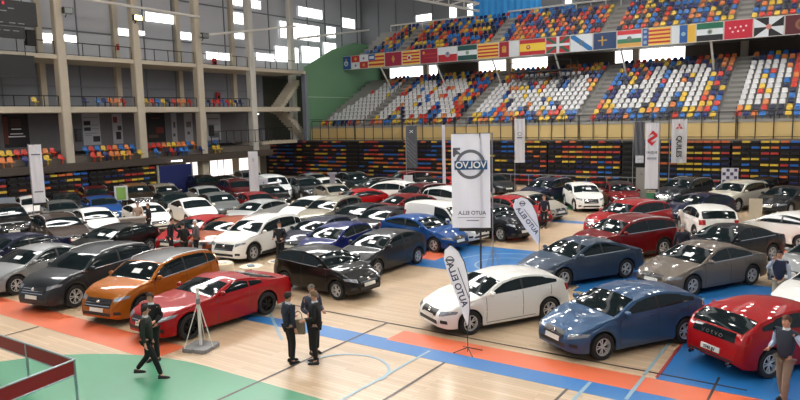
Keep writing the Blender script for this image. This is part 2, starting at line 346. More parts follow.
CARP = {}; TG = [None]
def car_parts(t):
    if t in CARP: return CARP[t]
    P = SPEC[t]; L, W, H = P['L'], P['W'], P['H']; hl = L/2; r = P['r']; ra = r+.055
    fx = hl-P['fo']; rx = fx-P['wb']
    xc, zc = P['cowl']; xh, zh = P['head']; xr, zr = P['rr']; xb, zb_ = P['rb']; xo, zo = P['hood']
    deck = P.get('deck')
    tp = [(hl, .50), (hl-.05, .62), (xo, zo), ((xo+xc)/2, (zo+zc)/2+.055), (xc, zc), ((xc+xh)/2, (zc+zh)/2+.025), (xh, zh), ((xh+xr)/2+.15, H), (xr, zr), ((xr+xb)/2, (zr+zb_)/2+.02), (xb, zb_)]
    if deck: tp += [deck, (-hl+.05, deck[1]-.16), (-hl, .55)]
    else: tp += [(min(xb-.05, -hl+.06), .82), (-hl, .52)]
    top = pchip(tp); bz = P['belt']; bu = P['bup']
    bel0 = pchip([(-hl, .48), (-hl+.10, bz-.12), (-hl+.4, bz+bu), (-.4, bz+bu*.5), (xc, bz-.01), (xo-.2, zo-.04), (hl-.08, .58), (hl, .44)])
    belt = lambda x: min(bel0(x), top(x)-.035)
    w = pchip([(-hl, W*.37), (-hl+.1, W*.44), (-hl+.5, W*.492), (-.3, W*.5), (fx-.2, W*.497), (hl-.35, W*.455), (hl-.12, W*.39), (hl, W*.30)])
    bot = pchip([(-hl, .38), (-hl+.15, .27), (rx+.6, .20), (fx-.6, .20), (hl-.2, .22), (hl, .27)])
    def arch(x):
        z = bot(x)
        for a in (fx, rx):
            if abs(x-a) < ra: z = max(z, r+math.sqrt(ra*ra-(x-a)**2)*1.0)
        return z
    def edge(x):
        b = belt(x); h = top(x)-b; cr = min(.075, h*.4); return w(x)*.955-P['tum']*(h-cr), top(x)-cr
    xs = set()
    n = 58
    for i in range(n+1):
        a = i/n; xs.add(round(-hl+L*(.5-.5*math.cos(PI*a))*.35+L*a*.65, 4))
    for a in (fx, rx):
        for k in range(13):
            xs.add(round(a-ra*math.cos(PI*k/12), 4))
        xs.add(round(a-ra-.004, 4)); xs.add(round(a+ra+.004, 4))
    xs = sorted(xs); q = [xs[0]]
    for x in xs[1:]:
        if x-q[-1] > .003: q.append(x)
    xs = q
    side = [(0, .95), (.10, .975), (.25, .99), (.5, 1.0), (.72, .992), (.88, .975), (1, .955)]
    rows = []
    for x in xs:
        b = belt(x); z0 = min(arch(x), b-.05); wx = w(x); ye, ze = edge(x); row = []
        for t_, k in side:
            # a crease line low on the doors
            row.append((x, wx*(k-(.012 if .2 < t_ < .3 else 0)), z0+(b-z0)*t_))
        for t_ in (.12, .5, .85):
            row.append((x, wx*.955+(ye-wx*.955)*t_+.012*math.sin(PI*t_), b+(ze-b)*t_))
        row.append((x, ye, ze)); tz = top(x)
        for k in (.92, .75, .5, .25, 0):
            row.append((x, ye*k, ze+(tz-ze)*(1-k*k)))
        rows.append(row)
    full = [r_+[(x, -y, z) for x, y, z in r_[-2::-1]] for r_ in rows]
    m = MB(); m.grid(full); nr = len(full[0])
    for idx, rv in ((0, 0), (len(full)-1, 1)):
        f = list(range(idx*nr, idx*nr+nr)); m.f.append(f if rv == 0 else f[::-1]); m.m.append(0)
    # closing floor pan
    bvh = BVHTree.FromPolygons([Vector(v) for v in m.v], m.f)
    body = m
    def patch(lo, hi, n, off=.007, nv=4, thick=.02, clip=None):
        """surface patch between two polylines, cast on the body along -n"""
        nrm = Vector(n).normalized(); P2 = []
        for a, b in zip(lo, hi):
            col = []
            for j in range(nv+1):
                p = Vector(a).lerp(Vector(b), j/nv); h_ = bvh.ray_cast(p+nrm*1.2, -nrm, 2.4)
                if h_[0] is None: col = None; break
                nn = h_[1] if h_[1].dot(nrm) > 0 else -h_[1]
                col.append((h_[0]+nn*off, h_[0]-nn*thick))
            if col: P2.append(col)
        g = MB()
        if len(P2) < 2: return g
        g.grid([[p[0] for p in c] for c in P2])
        ring = [(i, 0) for i in range(len(P2))]+[(len(P2)-1, j) for j in range(1, nv+1)]+[(i, nv) for i in range(len(P2)-2, -1, -1)]+[(0, j) for j in range(nv-1, 0, -1)]
        o = len(g.v); g.v += [P2[i][j][0] for i, j in ring]+[P2[i][j][1] for i, j in ring]; k = len(ring)
        for i in range(k): g.f.append([o+i, o+(i+1) % k, o+(i+1) % k+k, o+i+k]); g.m.append(0)
        return g
    def merge(*gs):
        g = MB()
        for h_ in gs: g.add(h_.v, h_.f)
        return g
    def lin(a, b, n): return [a+(b-a)*i/n for i in range(n+1)]
    out = []   # (name, mesh, key)
    add = lambda name, g, mt, sm=True, sub=None: out.append((name, g.mesh(name, mt, sm) if isinstance(g, MB) else g, sub)) if len((g.v if isinstance(g, MB) else [1])) else None
    # underside, wells
    u = MB(); u.box(rx-ra-.1, fx+ra+.1, -W/2+.28, W/2-.28, .19, .75); u.box(-hl+.25, hl-.25, -W*.36, W*.36, .26, .46)
    for a in (fx, rx):
        for sg in (1, -1):
            rr = [[(a-ra*math.cos(PI*k/14)*.995, sg*yy, max(.2, r+ra*.995*math.sin(PI*k/14))) for k in range(15)] for yy in (W/2-.035, W/2-.30)]
            u.grid(rr)
    out.append(('underbody', u.mesh('underbody', DARK), None))
    # glazing
    am = Vector((zh-zc, 0, xc-xh)).normalized(); n_f = (am.x, 0, am.z)
    def wind(x0, x1, mar, n_, nx=10):
        lo = []; hi = []
        cols = []
        for x in lin(x0, x1, nx):
            ye, ze = edge(x); cols.append((x, ye-mar, top(x)-.01))
        return patch([(x, -y, z) for x, y, z in cols], [(x, y, z) for x, y, z in cols], n_, nv=10)
    add('windscreen', wind(xc-.05, xh+.05, .055, n_f), GLASS)
    rn = Vector((-(zr-zb_), 0, (xr-xb))).normalized()
    if t != 'van': add('rear_window', wind(xb+.03, xr-.04, .07, (rn.x, 0, rn.z), 8), GLASS)
    # side glass
    xf0 = xc-.02; xr0 = {'sedan': xb+.28, 'coupe': -.95, 'van': .0}.get(t, xr-.10)
    xB = (xf0+xr0)/2-.05 if P['doors'] == 2 else None
    spans = [(xf0, xB+.04), (xB-.04, xr0+.42), (xr0+.38, xr0)] if P['doors'] == 2 else [(xf0, xr0)]
    if t in ('sedan', 'hatch', 'city'): spans = [(xf0, xB+.04), (xB-.04, xr0)]
    if t == 'coupe': spans = [(xf0, -.55), (-.60, -1.05)]
    for a, b in spans:
        for sg in (1, -1):
            lo = []; hi = []
            for x in lin(a, b, 14):
                zl = belt(x)+.035; zu = edge(x)[1]-(.075 if x > xh or x < xr+.35 else .05)
                if zu-zl < .03: continue
                lo.append((x, 0, zl)); hi.append((x, 0, zu))
            if len(lo) > 2: add('side_window', patch([(x, sg*.0, z) for x, _, z in lo], hi, (0, sg, 0)), GLASS)
    if t in ('city', 'sedan', 'suv', 'wagon'):
        for sg in (1, -1):
            xx = [x for x in lin(xf0-.05, xr0, 20)]
            add('window_trim', patch([(x, 0, belt(x)+.012) for x in xx], [(x, 0, belt(x)+.032) for x in xx], (0, sg, 0), off=.010, nv=1), CHROME)
    # chrome line round windows / black B pillar
    if xB is not None:
        add('pillar_cover', merge(*[patch([(xB-.04, 0, belt(xB)+.035), (xB+.04, 0, belt(xB)+.035)], [(xB-.04, 0, edge(xB)[1]-.05), (xB+.04, 0, edge(xB)[1]-.05)], (0, sg, 0), off=.005) for sg in (1, -1)]), TRIM)
    # seams
    sg_ = []; sx = [xf0-.18 if t != 'van' else xf0-.25] + ([xB] if xB is not None else [spans[0][1]]) + ([xr0+.30] if P['doors'] == 2 else [])
    for sg in (1, -1):
        for x in sx:
            z0 = max(arch(x-.03), arch(x+.03))+.06; sg_.append(patch([(x-.007, 0, z0), (x+.007, 0, z0)], [(x-.007, 0, belt(x)-.01), (x+.007, 0, belt(x)-.01)], (0, sg, 0), off=.002, nv=8))
        if xB is not None: sg_.append(patch([(x, 0, .27) for x in lin(sx[0], sx[-1], 8)], [(x, 0, .284) for x in lin(sx[0], sx[-1], 8)], (0, sg, 0), off=.002, nv=1))
    for q_ in sg_: add('door_gap', q_, TRIM, False)
    for x in sx[1:]+([] if P['doors'] == 2 else []):
        for sg in (1, -1):
            z = belt(x)-.12; add('door_handle', patch([(x+.07, 0, z), (x+.25, 0, z+.004)], [(x+.07, 0, z+.03), (x+.25, 0, z+.034)], (0, sg, 0), off=.028, nv=1), None)
    # front
    gz = zo-.06; g0 = {'suv': .60, 'suvs': .60, 'van': .55}.get(t, .56)
    gw = {'coupe': .50, 'suv': .50, 'hatch': .38, 'city': .42}.get(t, .42)
    fr = lambda y0, y1, z0, z1, n_=8, **k: patch([(hl, y, z0) for y in lin(y0, y1, n_)], [(hl, y, z1) for y in lin(y0, y1, n_)], (1, 0, .12), **k)
    ztop = min(gz, top(hl-.08)-.0)
    gtop = min(zo-.05, .70 if t in ('hatch', 'city', 'sedan', 'coupe', 'wagon') else .82)
    add('grille', fr(-gw, gw, g0-.04, gtop, off=.006), TRIM)
    bars = merge(*[fr(-gw*.95, gw*.95, z, z+.022, off=.016, nv=1) for z in ([g0+.00, g0+.07, g0+.14] if t in ('suv', 'suvs') else [g0+.02])])
    add('grille_bars', bars, CHROME)
    m_ = MB(); h_ = bvh.ray_cast(Vector((hl+1, 0, (g0+gtop)/2)), Vector((-1, 0, 0)), 2)
    if h_[0] is not None: m_.lathe([(.001, .03), (.055, .028), (.062, .0)], 14, 'x', (h_[0].x, 0, h_[0].z)); add('front_emblem', m_, CHROME)
    add('lower_grille', fr(-.55, .55, .33, .43, off=.005), TRIM)
    for sg in (1, -1):
        lo = [(hl, sg*y, zo-.20+.05*k) for k, y in enumerate((W*.30, W*.36, W*.40, W*.43, W*.452))]
        hi = [(hl, sg*y, zo-.06+.037*k) for k, y in enumerate((W*.28, W*.35, W*.395, W*.43, W*.455))]
        add('headlamp', patch(lo, hi, (1, 0, .35 if t != 'coupe' else .2), off=.008), LAMP)
        add('fog_lamp', fr(sg*W*.33, sg*W*.41, .38, .47, 4, off=.007), TRIM)
        zt = (deck[1] if deck else bz+.06)
        bk = lambda y0, y1, z0, z1, n_=6, **k: patch([(-hl, y, z0) for y in lin(y0, y1, n_)], [(-hl, y, z1) for y in lin(y0, y1, n_)], (-1, 0, .1), **k)
        if t in ('suv', 'wagon', 'van', 'hatch', 'suvs'): add('tail_lamp', bk(sg*W*.33, sg*W*.462, zt-.20, zt+.02 if t != 'van' else zt+.3, 6, off=.008), TAIL)
        else: add('tail_lamp', bk(sg*W*.27, sg*W*.455, zt-.17, zt-.05, 6, off=.008), TAIL)
    add('plate', fr(-.26, .26, .44, .55, off=.022, nv=1), PLATE)
    zp = .60 if deck else .50 if t in ('hatch', 'city') else .72
    add('rear_plate', bk(-.26, .26, zp, zp+.115, off=.02, nv=1), PLATE)
    add('rear_bumper_insert', bk(-.62, .62, .40, .47 if zp > .5 else .44, off=.008, nv=1), TRIM)
    if t == 'hatch': TG[0] = patch([(-hl, y, .84) for y in lin(-.60, .60, 8)], [(-hl, y, 1.06) for y in lin(-.56, .56, 8)], (-1, 0, .3), off=.006).mesh('tailgate_panel', GLASS, True)
    # mirrors
    for sg in (1, -1):
        mm = MB(); mm.ball((xc-.34, sg*(W/2+.06), belt(xc-.3)+.10), .1, 8, (.75, 1.1, .72)); mm.bar((xc-.32, sg*(W/2-.10), belt(xc-.3)+.03), (xc-.34, sg*(W/2+.03), belt(xc-.3)+.07), .03, 6)
        add('wing_mirror', mm, None)
    if P.get('rail'):
        for sg in (1, -1):
            pts = []
            for x in lin(xh-.25, xr+.15, 8):
                ye, ze = edge(x); pts.append((x, sg*(ye-.02), ze+.045))
            rr_ = MB(); rr_.tube(pts, .016, 6); rr_.bar(pts[0], (pts[0][0]+.06, pts[0][1], pts[0][2]-.05), .016); rr_.bar(pts[-1], (pts[-1][0]-.06, pts[-1][1], pts[-1][2]-.05), .016)
            add('roof_rail', rr_, ALLOY)
    if P.get('clad'):
        for sg in (1, -1):
            c_ = [patch([(x, 0, bot(x)+.015) for x in lin(rx+ra+.03, fx-ra-.03, 6)], [(x, 0, bot(x)+.13) for x in lin(rx+ra+.03, fx-ra-.03, 6)], (0, sg, 0), off=.012, nv=2)]
            for a in (fx, rx):
                an = [PI*k/12 for k in range(13)]
                c_.append(patch([(a+(ra+.004)*math.cos(q_), 0, r+(ra+.008)*math.sin(q_)) for q_ in an], [(a+(ra+.06)*math.cos(q_), 0, r+(ra+.06)*math.sin(q_)) for q_ in an], (0, sg, 0), off=.012, nv=1))
            add('side_cladding', merge(*c_), TRIM)
    # a price sheet in the windscreen
    x = xc-.22; add('price_sheet', patch([(x, -.02, top(x)), (x, .30, top(x))], [(x-.15, -.02, top(x-.15)), (x-.15, .30, top(x-.15))], n_f, off=.011, nv=2, thick=0), PAPER, True, 'sheet')
    roofp = wind(xr+.03, xh-.02, .06, (0, 0, 1), 8).mesh('roof_panel', TRIM, True)
    # wheels
    ty = MB(); ty.lathe([(r*.66, -.09), (r*.93, -.105), (r, -.085), (r, .085), (r*.93, .105), (r*.66, .09)], 28)
    ri = MB(); R = r*.68
    ri.lathe([(R, -.09), (R*.97, .09), (R*.90, .095), (R*.88, .05)], 28)
    ri.lathe([(.001, .07), (R*.2, .068), (R*.22, .03)], 12)
    for k in range(5):
        for e in (-.13, .13):
            a = 2*PI*k/5+e; b = 2*PI*k/5+e*1.6
            ri.bar((R*.12*math.cos(a), .06, R*.12*math.sin(a)), (R*.93*math.cos(b), .07, R*.93*math.sin(b)), R*.075, 4)
    di = MB(); di.lathe([(.001, .0), (R*.9, .0), (R*.9, -.01)], 20)
    wheels = (ty.mesh('wheel', RUBBER, True), ri.mesh('rim', ALLOY, True), ri.mesh('rim', BLACKALLOY, True), di.mesh('brake_disc', DARK))
    CARP[t] = dict(roof=roofp, body=body, out=out, wheels=wheels, pos=[(fx, 1), (fx, -1), (rx, 1), (rx, -1)], P=P, edge=edge, top=top, bvh=bvh, hl=hl)
    return CARP[t]
def make_car(x, y, h, t, p, label, n):
    K = car_parts(t); pm = paint('darkred' if p == 'redblack' else p); P = K['P']; W = P['W']
    root = empty({'van': 'panel_van', 'suv': 'suv_car', 'suvs': 'crossover_car', 'coupe': 'sports_car', 'sedan': 'saloon_car', 'wagon': 'estate_car'}.get(t, 'hatchback_car'), (x, y, 0), math.radians(h), label, 'van' if t == 'van' else 'car', 'cars on display in the sports hall')
    key = (t, p)
    if key not in PAINTED:
        b = K['body']
        PAINTED[key] = (b.mesh('body', pm, True), {})
        if p == 'redblack' and t == 'suv':
            pass
    body = put('body', PAINTED[key][0], root)
    for name, me, sub in K['out']:
        if sub == 'sheet' and (n % 3 == 1 or (math.hypot(x, y) > 30 and n % 3 != 0)): continue
        if name == 'door_gap' and math.hypot(x, y) > 27: continue
        if me.materials[0] is None:
            if me.name not in PAINTED[key][1]:
                c = me.copy(); c.materials.clear(); c.materials.append(pm); PAINTED[key][1][me.name] = c
            me = PAINTED[key][1][me.name]
        put(name, me, root)
    if p == 'redblack' or (t == 'suv' and p == 'orange'):
        rm = K['roof']
        if p == 'redblack' and t == 'suv': rm = None
        if rm: put('roof_panel', rm, root)
    if p == 'blackbronze':
        if 'bz' not in PAINTED: c = K['roof'].copy(); c.materials.clear(); c.materials.append(mat('paint_bronze', S(150, 104, 52), .3, .4, coat=.6)); PAINTED['bz'] = c
        put('roof_panel', PAINTED['bz'], root)
    ty, ri, rb, di = K['wheels']; far = math.hypot(x, y) > 36
    for wx, sg in K['pos']:
        w = put('wheel', ty, root, (wx, sg*(W/2-.135), P['r']), 0 if sg > 0 else PI)
        put('rim', rb if t == 'coupe' else ri, w)
        if not far: put('brake_disc', di, w)
    return root, K
PAINTED = {}
CARS = [
    (16.77, 8.33, 150, 'hatch', 'white', 'white hatchback behind the feather flag, nearest white car to the camera'),
    (16.70, 4.70, 148, 'hatch', 'steelblue', 'steel blue hatchback in the front row beside the red one'),
    (17.45, 1.22, -35, 'hatch', 'red', 'red hatchback seen from behind at the bottom right corner'),
    (23.75, 4.05, 150, 'sedan', 'taupe', 'taupe sedan with a white sheet in its windscreen, behind the steel blue hatchback'),
    (22.73, 7.90, 150, 'sedan', 'slate', 'slate blue sedan directly behind the white hatchback with the feather flag'),
    (27.08, 7.61, 148, 'suv', 'darkred', 'dark red SUV with black trim behind the slate blue sedan'),
    (32.20, 8.85, 154, 'suv', 'red', 'bright red SUV parked behind the dark red one, under the tall red S banner'),
    (28.04, 3.85, 150, 'sedan', 'darknavy', 'black sedan with a blue bonnet sheen behind the taupe sedan'),
    (33.20, 5.55, 26, 'suvs', 'white', 'white crossover seen from behind with red tail lamps'),
    (32.89, 2.29, 58, 'city', 'white', 'white small hatchback at the right edge beside the tan counter'),
    (43.80, 5.67, 158, 'suv', 'pearl', 'pearl white SUV below the chequered board at the far stand'),
    (43.75, 3.07, 160, 'sedan', 'darkgrey', 'dark grey sedan at the right edge near the far stand'),
    (38.31, 6.87, 150, 'hatch', 'navy', 'navy hatchback between the white crossover and the grey SUV'),
    (44.88, 8.81, 160, 'suv', 'gunmetal', 'gunmetal SUV beneath the white vertical banner with red diamonds'),
    (41.56, 11.92, 208, 'suvs', 'redblack', 'red small crossover with a black windscreen and round white sign, beside the grey totem'),
    (40.23, 13.82, 213, 'suvs', 'white', 'white small crossover facing the camera on the green mat'),
    (41.72, 16.80, 168, 'suv', 'navy', 'navy SUV seen side on in front of the far stand, behind the white crossover'),
    (35.52, 15.20, -108, 'hatch', 'beige', 'beige hatchback facing the camera beside the upper feather flag'),
    (33.35, 15.20, -112, 'hatch', 'red', 'red hatchback just right of the big round-emblem banner'),
    (28.98, 14.36, -110, 'suvs', 'darknavy', 'dark navy crossover behind the pole right of the big banner'),
    (25.92, 0.55, 150, 'hatch', 'silver', 'silver hatchback at the right edge behind the man on the phone'),
    (21.95, 0.14, 150, 'hatch', 'white', 'white hatchback at the right edge between the phone caller and the red hatchback'),
    (27.17, 16.04, -100, 'van', 'white', 'white panel van behind the blue hatchback and the big banner'),
    (25.16, 16.06, -98, 'hatch', 'blue', 'bright blue hatchback in front of the white van'),
    (34.58, 19.66, -104, 'suv', 'white2', 'white SUV with roof rails behind the white van'),
    (17.01, 14.84, -94, 'city', 'black', 'black small hatchback with white alloy wheels in the middle of the hall'),
    (20.66, 15.16, 178, 'hatch', 'darkgrey', 'dark grey hatchback behind the black small hatchback'),
    (21.19, 17.95, 184, 'city', 'deepblue', 'deep blue small hatchback left of the dark grey hatchback'),
    (22.24, 19.87, 184, 'city', 'blueblack', 'blue black small hatchback mostly hidden by the deep blue one'),
    (26.48, 19.31, 180, 'hatch', 'plum', 'dark plum hatchback left of the white van'),
    (27.06, 21.23, 180, 'hatch', 'darknavy', 'dark navy hatchback left of the plum one'),
    (27.34, 23.43, 186, 'suv', 'champagne', 'champagne SUV behind the blue small hatchbacks'),
    (20.37, 21.67, 186, 'suv', 'white', 'white SUV with a blue tinted grille in the centre left'),
    (25.93, 27.70, 186, 'hatch', 'silverwhite', 'silver white hatchback peeking over the white SUV'),
    (28.34, 25.87, 182, 'hatch', 'white', 'white hatchback left of the champagne SUV'),
    (12.62, 15.43, 177, 'coupe', 'red', 'red sports coupe with black wheels in the left foreground'),
    (12.70, 18.41, 190, 'suv', 'orange', 'orange SUV left of the red sports coupe'),
    (12.45, 21.63, 190, 'suv', 'gunmetal', 'dark grey SUV with a chrome grille left of the orange SUV'),
    (12.36, 25.04, 188, 'sedan', 'silver', 'silver saloon at the left edge beside the dark grey SUV'),
    (13.20, 28.75, 188, 'sedan', 'navy', 'navy saloon behind the silver one at the left edge'),
    (20.34, 23.67, 188, 'city', 'copper', 'copper orange small hatchback beside the white SUV'),
    (20.19, 25.55, 188, 'hatch', 'red', 'red hatchback behind the two visitors by the leaflet table'),
    (16.66, 26.95, 190, 'hatch', 'black', 'black hatchback with a pale roof sheen behind the dark grey SUV'),
    (17.33, 32.54, -104, 'wagon', 'brown', 'brown estate car facing the camera left of the white small hatchback'),
    (19.55, 33.08, -106, 'city', 'white', 'white small hatchback left of the grey counter'),
    (17.34, 37.91, -108, 'suv', 'black', 'black SUV at the left edge behind the tall white banner pole'),
    (20.91, 38.98, -108, 'hatch', 'grey', 'grey hatchback behind the brown estate car'),
    (23.41, 38.80, -108, 'hatch', 'blue', 'blue hatchback just behind the white small hatchback'),
    (22.27, 32.55, -108, 'hatch', 'white', 'white hatchback behind the grey counter'),
    (25.16, 32.22, -110, 'sedan', 'white', 'white saloon in front of the grey hatchbacks, left of centre'),
    (25.77, 43.40, -112, 'suv', 'maroon', 'maroon SUV in the far left rows beside the green panel'),
    (28.03, 42.07, -112, 'suv', 'blackbronze', 'black SUV with a bronze roof behind the green panel'),
    (23.65, 43.40, -112, 'hatch', 'darkgrey', 'dark grey hatchback in the far left rows beside the tall white banner'),
    (21.53, 43.40, -110, 'hatch', 'white', 'white hatchback behind a pale price board at the left edge'),
    (29.96, 41.46, -113, 'wagon', 'champagne', 'champagne estate car in front of the blue partition'),
    (26.93, 36.43, -112, 'hatch', 'teal', 'dark teal hatchback behind the white saloon'),
    (30.35, 37.24, -113, 'hatch', 'silverwhite', 'silver white hatchback right of the champagne estate'),
    (27.81, 33.01, -112, 'hatch', 'grey', 'grey hatchback right of the white saloon'),
    (33.51, 37.63, -114, 'suv', 'maroon', 'maroon SUV left of the white standing banner near the doors'),
    (40.03, 43.40, -116, 'suv', 'silver', 'silver SUV in the rearmost row near the lit windows'),
    (37.26, 43.37, -116, 'hatch', 'black', 'black hatchback in the rearmost row below the lit windows'),
    (35.07, 43.40, -115, 'suv', 'black', 'black SUV right of the blue partition'),
    (29.00, 30.83, -112, 'hatch', 'darkred', 'dark red hatchback at the foot of the tall white banner near the doors'),
    (35.98, 36.41, -116, 'van', 'white2', 'white van with dark windows behind the small white roll-up'),
    (36.64, 33.73, -116, 'suv', 'darkgrey', 'dark grey SUV right of the small white roll-up'),
    (41.77, 37.43, -118, 'hatch', 'silver', 'silver hatchback in the rearmost row behind the dark grey SUV'),
    (38.69, 33.18, -118, 'hatch', 'white', 'white hatchback left of the grey pedestal'),
    (34.95, 29.49, -118, 'hatch', 'champagne', 'champagne hatchback right of the grey pedestal'),
    (41.50, 32.83, -119, 'suv', 'teal', 'dark teal SUV in the rearmost row behind the grey pedestal'),
    (39.18, 29.02, 160, 'wagon', 'black', 'long black estate car behind the white boxy SUV'),
    (36.60, 26.23, 92, 'suv', 'white', 'white boxy SUV seen from behind with red tail lamps'),
    (32.97, 26.13, 150, 'hatch', 'red', 'bright red hatchback in front of the white boxy SUV'),
    (31.70, 21.63, 160, 'hatch', 'darkred', 'dark red hatchback right of the bright red one'),
    (43.49, 29.41, 155, 'suv', 'redblack', 'black SUV with a red roof behind the dark vertical banner'),
    (35.44, 22.90, 165, 'suv', 'maroon', 'maroon SUV behind the small white price board'),
    (41.54, 25.94, -120, 'hatch', 'darkgrey', 'dark grey hatchback left of the slim white pole banner'),
    (42.77, 24.23, -120, 'hatch', 'red', 'red hatchback behind the roof of the white SUV'),
    (45.92, 22.77, -122, 'hatch', 'gunmetal', 'gunmetal hatchback behind the red hatchback, right of the big banner'),
    (32.65, 33.27, -114, 'city', 'black', 'black small hatchback behind the dark red hatchback near the roll-up'),
    (49.20, 4.87, 160, 'hatch', 'black', 'black hatchback in the last row right of the pearl white SUV'),
]

# ---------------------------------------------------------------- the setting
st = dict(kind='structure')
CONC = mat('concrete', S(196, 186, 168), .85, noise=.10, nscale=1.2)
CONCD = mat('concrete_dark', S(104, 96, 88), .9, noise=.14, nscale=.8)
CONCG = mat('concrete_grey', S(150, 148, 144), .9, noise=.10, nscale=.9)
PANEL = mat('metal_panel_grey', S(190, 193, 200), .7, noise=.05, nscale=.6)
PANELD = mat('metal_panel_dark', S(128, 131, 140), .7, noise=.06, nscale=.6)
WHITE = mat('white_steel', S(222, 220, 214), .5)
RAILM = mat('dark_rail', S(46, 44, 46), .5, .3)
GREEN = mat('green_wall', S(104, 146, 112), .8, noise=.06, nscale=.7)
YEL = mat('yellow_board', S(206, 178, 120), .7, noise=.05, nscale=.5)
BRIGHT = mat('daylit_window', (1, 1, 1), .5, emit=3.2)
m = MB(); m.box(-22, 72, -32, 56, -.25, 0); m.build('floor', floor_wood(), **st)
GR = floor_paint('court_green', S(72, 150, 112)); OR = floor_paint('court_orange', S(232, 116, 78)); BL = floor_paint('court_blue', S(44, 120, 190))
LB = floor_paint('court_light_blue', S(150, 180, 196)); BK = floor_paint('court_black', S(66, 52, 48)); RD = floor_paint('court_red', S(176, 62, 56))
def mark(poly, z, m_): MB().prism(poly, z-.004, z).build('floor_marking', m_, **st)
R_ = lambda x0, x1, y0, y1: [(x0, y0), (x1, y0), (x1, y1), (x0, y1)]
mark(R_(9.55, 10.6, 14.2, 46), .004, OR)
mark(R_(13.1, 13.75, -6, 10.0), .004, BL)
mark(R_(13.75, 14.6, -6, 10.0), .0045, OR)
mark([(13.1, 10.0), (13.85, 10.0), (13.85, 12.3), (13.5, 15.2), (13.1, 15.2)], .004, BL)
mark(R_(14.62, 24.5, -6, 3.35), .004, BL)
mark(R_(20.9, 26.4, 3.35, 7.5), .004, BL)
mark(R_(21.6, 26.4, 7.5, 15.6), .004, BL)
mark(R_(22.8, 24.4, 14.0, 15.3), .008, OR)
mark(R_(30.0, 31.4, -1, 3.2), .004, OR)
mark(R_(34.3, 35.1, -4, 17), .004, BL)
mark(R_(39.3, 50, 8, 19), .004, mat('green_mat', S(34, 96, 60), .8))
mark([(-4, 0), (9.97, 0), (9.97, 12.7), (9.92, 13.3), (9.8, 13.99), (9.6, 14.7), (9.3, 15.4), (8.95, 16.0), (8.53, 16.56), (8.0, 17.05), (7.46, 17.42), (6.4, 17.9), (5.2, 18.2), (4, 18.3), (-4, 18.3)], .005, GR)
def line(a, b, w_, z, m_):
    d = Vector((b[0]-a[0], b[1]-a[1])).normalized(); n = Vector((-d.y, d.x))*w_/2
    mark([(a[0]+n.x, a[1]+n.y), (a[0]-n.x, a[1]-n.y), (b[0]-n.x, b[1]-n.y), (b[0]+n.x, b[1]+n.y)], z, m_)
line((14.95, 1.6), (14.95, 16), .06, .012, BK); line((4, 10.82), (14.9, 10.82), .06, .012, BK); line((4, 7.82), (13.1, 7.82), .06, .012, BK); line((4, 4.8), (13.1, 4.8), .06, .012, BK)
line((14.7, 3.35), (22, 3.35), .07, .012, RD); line((4, 19.5), (9.5, 19.5), .06, .012, BK); line((13.9, 2.2), (15.4, 2.2), .05, .013, BK)
line((8, 8.6), (13.6, 8.55), .07, .013, LB); line((13.2, 3.6), (14.6, 3.6), .08, .013, LB); line((14.7, 3.62), (22, 3.66), .07, .013, LB); line((8, 4.5), (13.7, 4.5), .08, .013, LB)
line((12.3, 12.4), (14.0, 14.6), .09, .013, LB)
def arc(c, r_, a0, a1, w_, m_, z=.014):
    P = [(c[0]+(r_+e)*math.cos(a), c[1]+(r_+e)*math.sin(a)) for e, rg in ((-w_/2, 0), (w_/2, 1)) for a in [a0+(a1-a0)*(k if not rg else 24-k)/24 for k in range(25)]]
    mark(P, z, m_)
arc((23.4, 11.0), 2.2, 0, PI*1.99, .08, LB); arc((23.4, 11.0), 1.3, 0, PI*1.99, .08, LB, .015); arc((11.4, 9.6), 1.1, -PI*.5, PI*.5, .07, LB)
for k in range(8): line((13.35-k*0.02, 9.0), (13.36, 9.05), .01, .001, BK) if False else None

# --- left wall with concrete columns and three levels
COLX = [20.6, 26.6, 32.8, 38.9, 45.1, 52.0]; PILX = [21.0, 27.2, 33.6, 39.9, 46.4]
for i, x in enumerate(COLX):
    yo = 2.7 if i == 5 else 0; x += 1.6 if i == 5 else 0
    m = MB(); m.rbox(x-.34, x+.34, 47.6+yo, 48.3+yo, 0, 12.0 if i < 5 else 10.7, .06); m.rbox(x-.30, x+.30, 47.65+yo, 48.25+yo, 12.0 if i < 5 else 10.7, 21, .06)
    m.build('wall_column', CONC if i < 4 else mat('concrete_pale', S(200, 198, 190), .8, noise=.06, nscale=1), **st)
for x in PILX:
    MB().box(x-.22, x+.22, 51.6, 52, 0, 21).build('wall_pilaster', CONC, **st)
for z0, z1, x1 in ((3.0, 3.6, 47.0), (6.85, 7.28, 51.6), (10.70, 11.0, 52.6)):
    MB().box(2, x1, 47.75, 52, z0, z1).build('wall_balcony_slab', CONCD if z0 < 4 else CONC, **st)
MB().box(2, 46.5, 46.9, 47.75, 2.6, 3.15).build('wall_left_beam', mat('beam_brown', S(78, 68, 62), .9), **st)
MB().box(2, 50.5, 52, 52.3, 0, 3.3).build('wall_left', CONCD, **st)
MB().box(49, 68, 56, 56.3, 0, 10.9).box(49, 68, 52, 56.3, 10.75, 10.9).build('wall_corner', CONCD, **st)
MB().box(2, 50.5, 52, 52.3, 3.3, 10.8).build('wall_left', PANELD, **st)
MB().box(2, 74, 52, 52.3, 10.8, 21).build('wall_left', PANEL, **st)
m = MB()
for x in [6+k*3.05 for k in range(22)]: m.box(x-.04, x+.04, 51.9, 52, 3.3 if x < 50 else 11, 21)
for z in (9.0, 13.4, 17.1): m.box(2, 74 if z > 10 else 50, 51.88, 52, z-.05, z+.05)
m.build('wall_left_joint', mat('joint_grey', S(120, 122, 128), .7), **st)
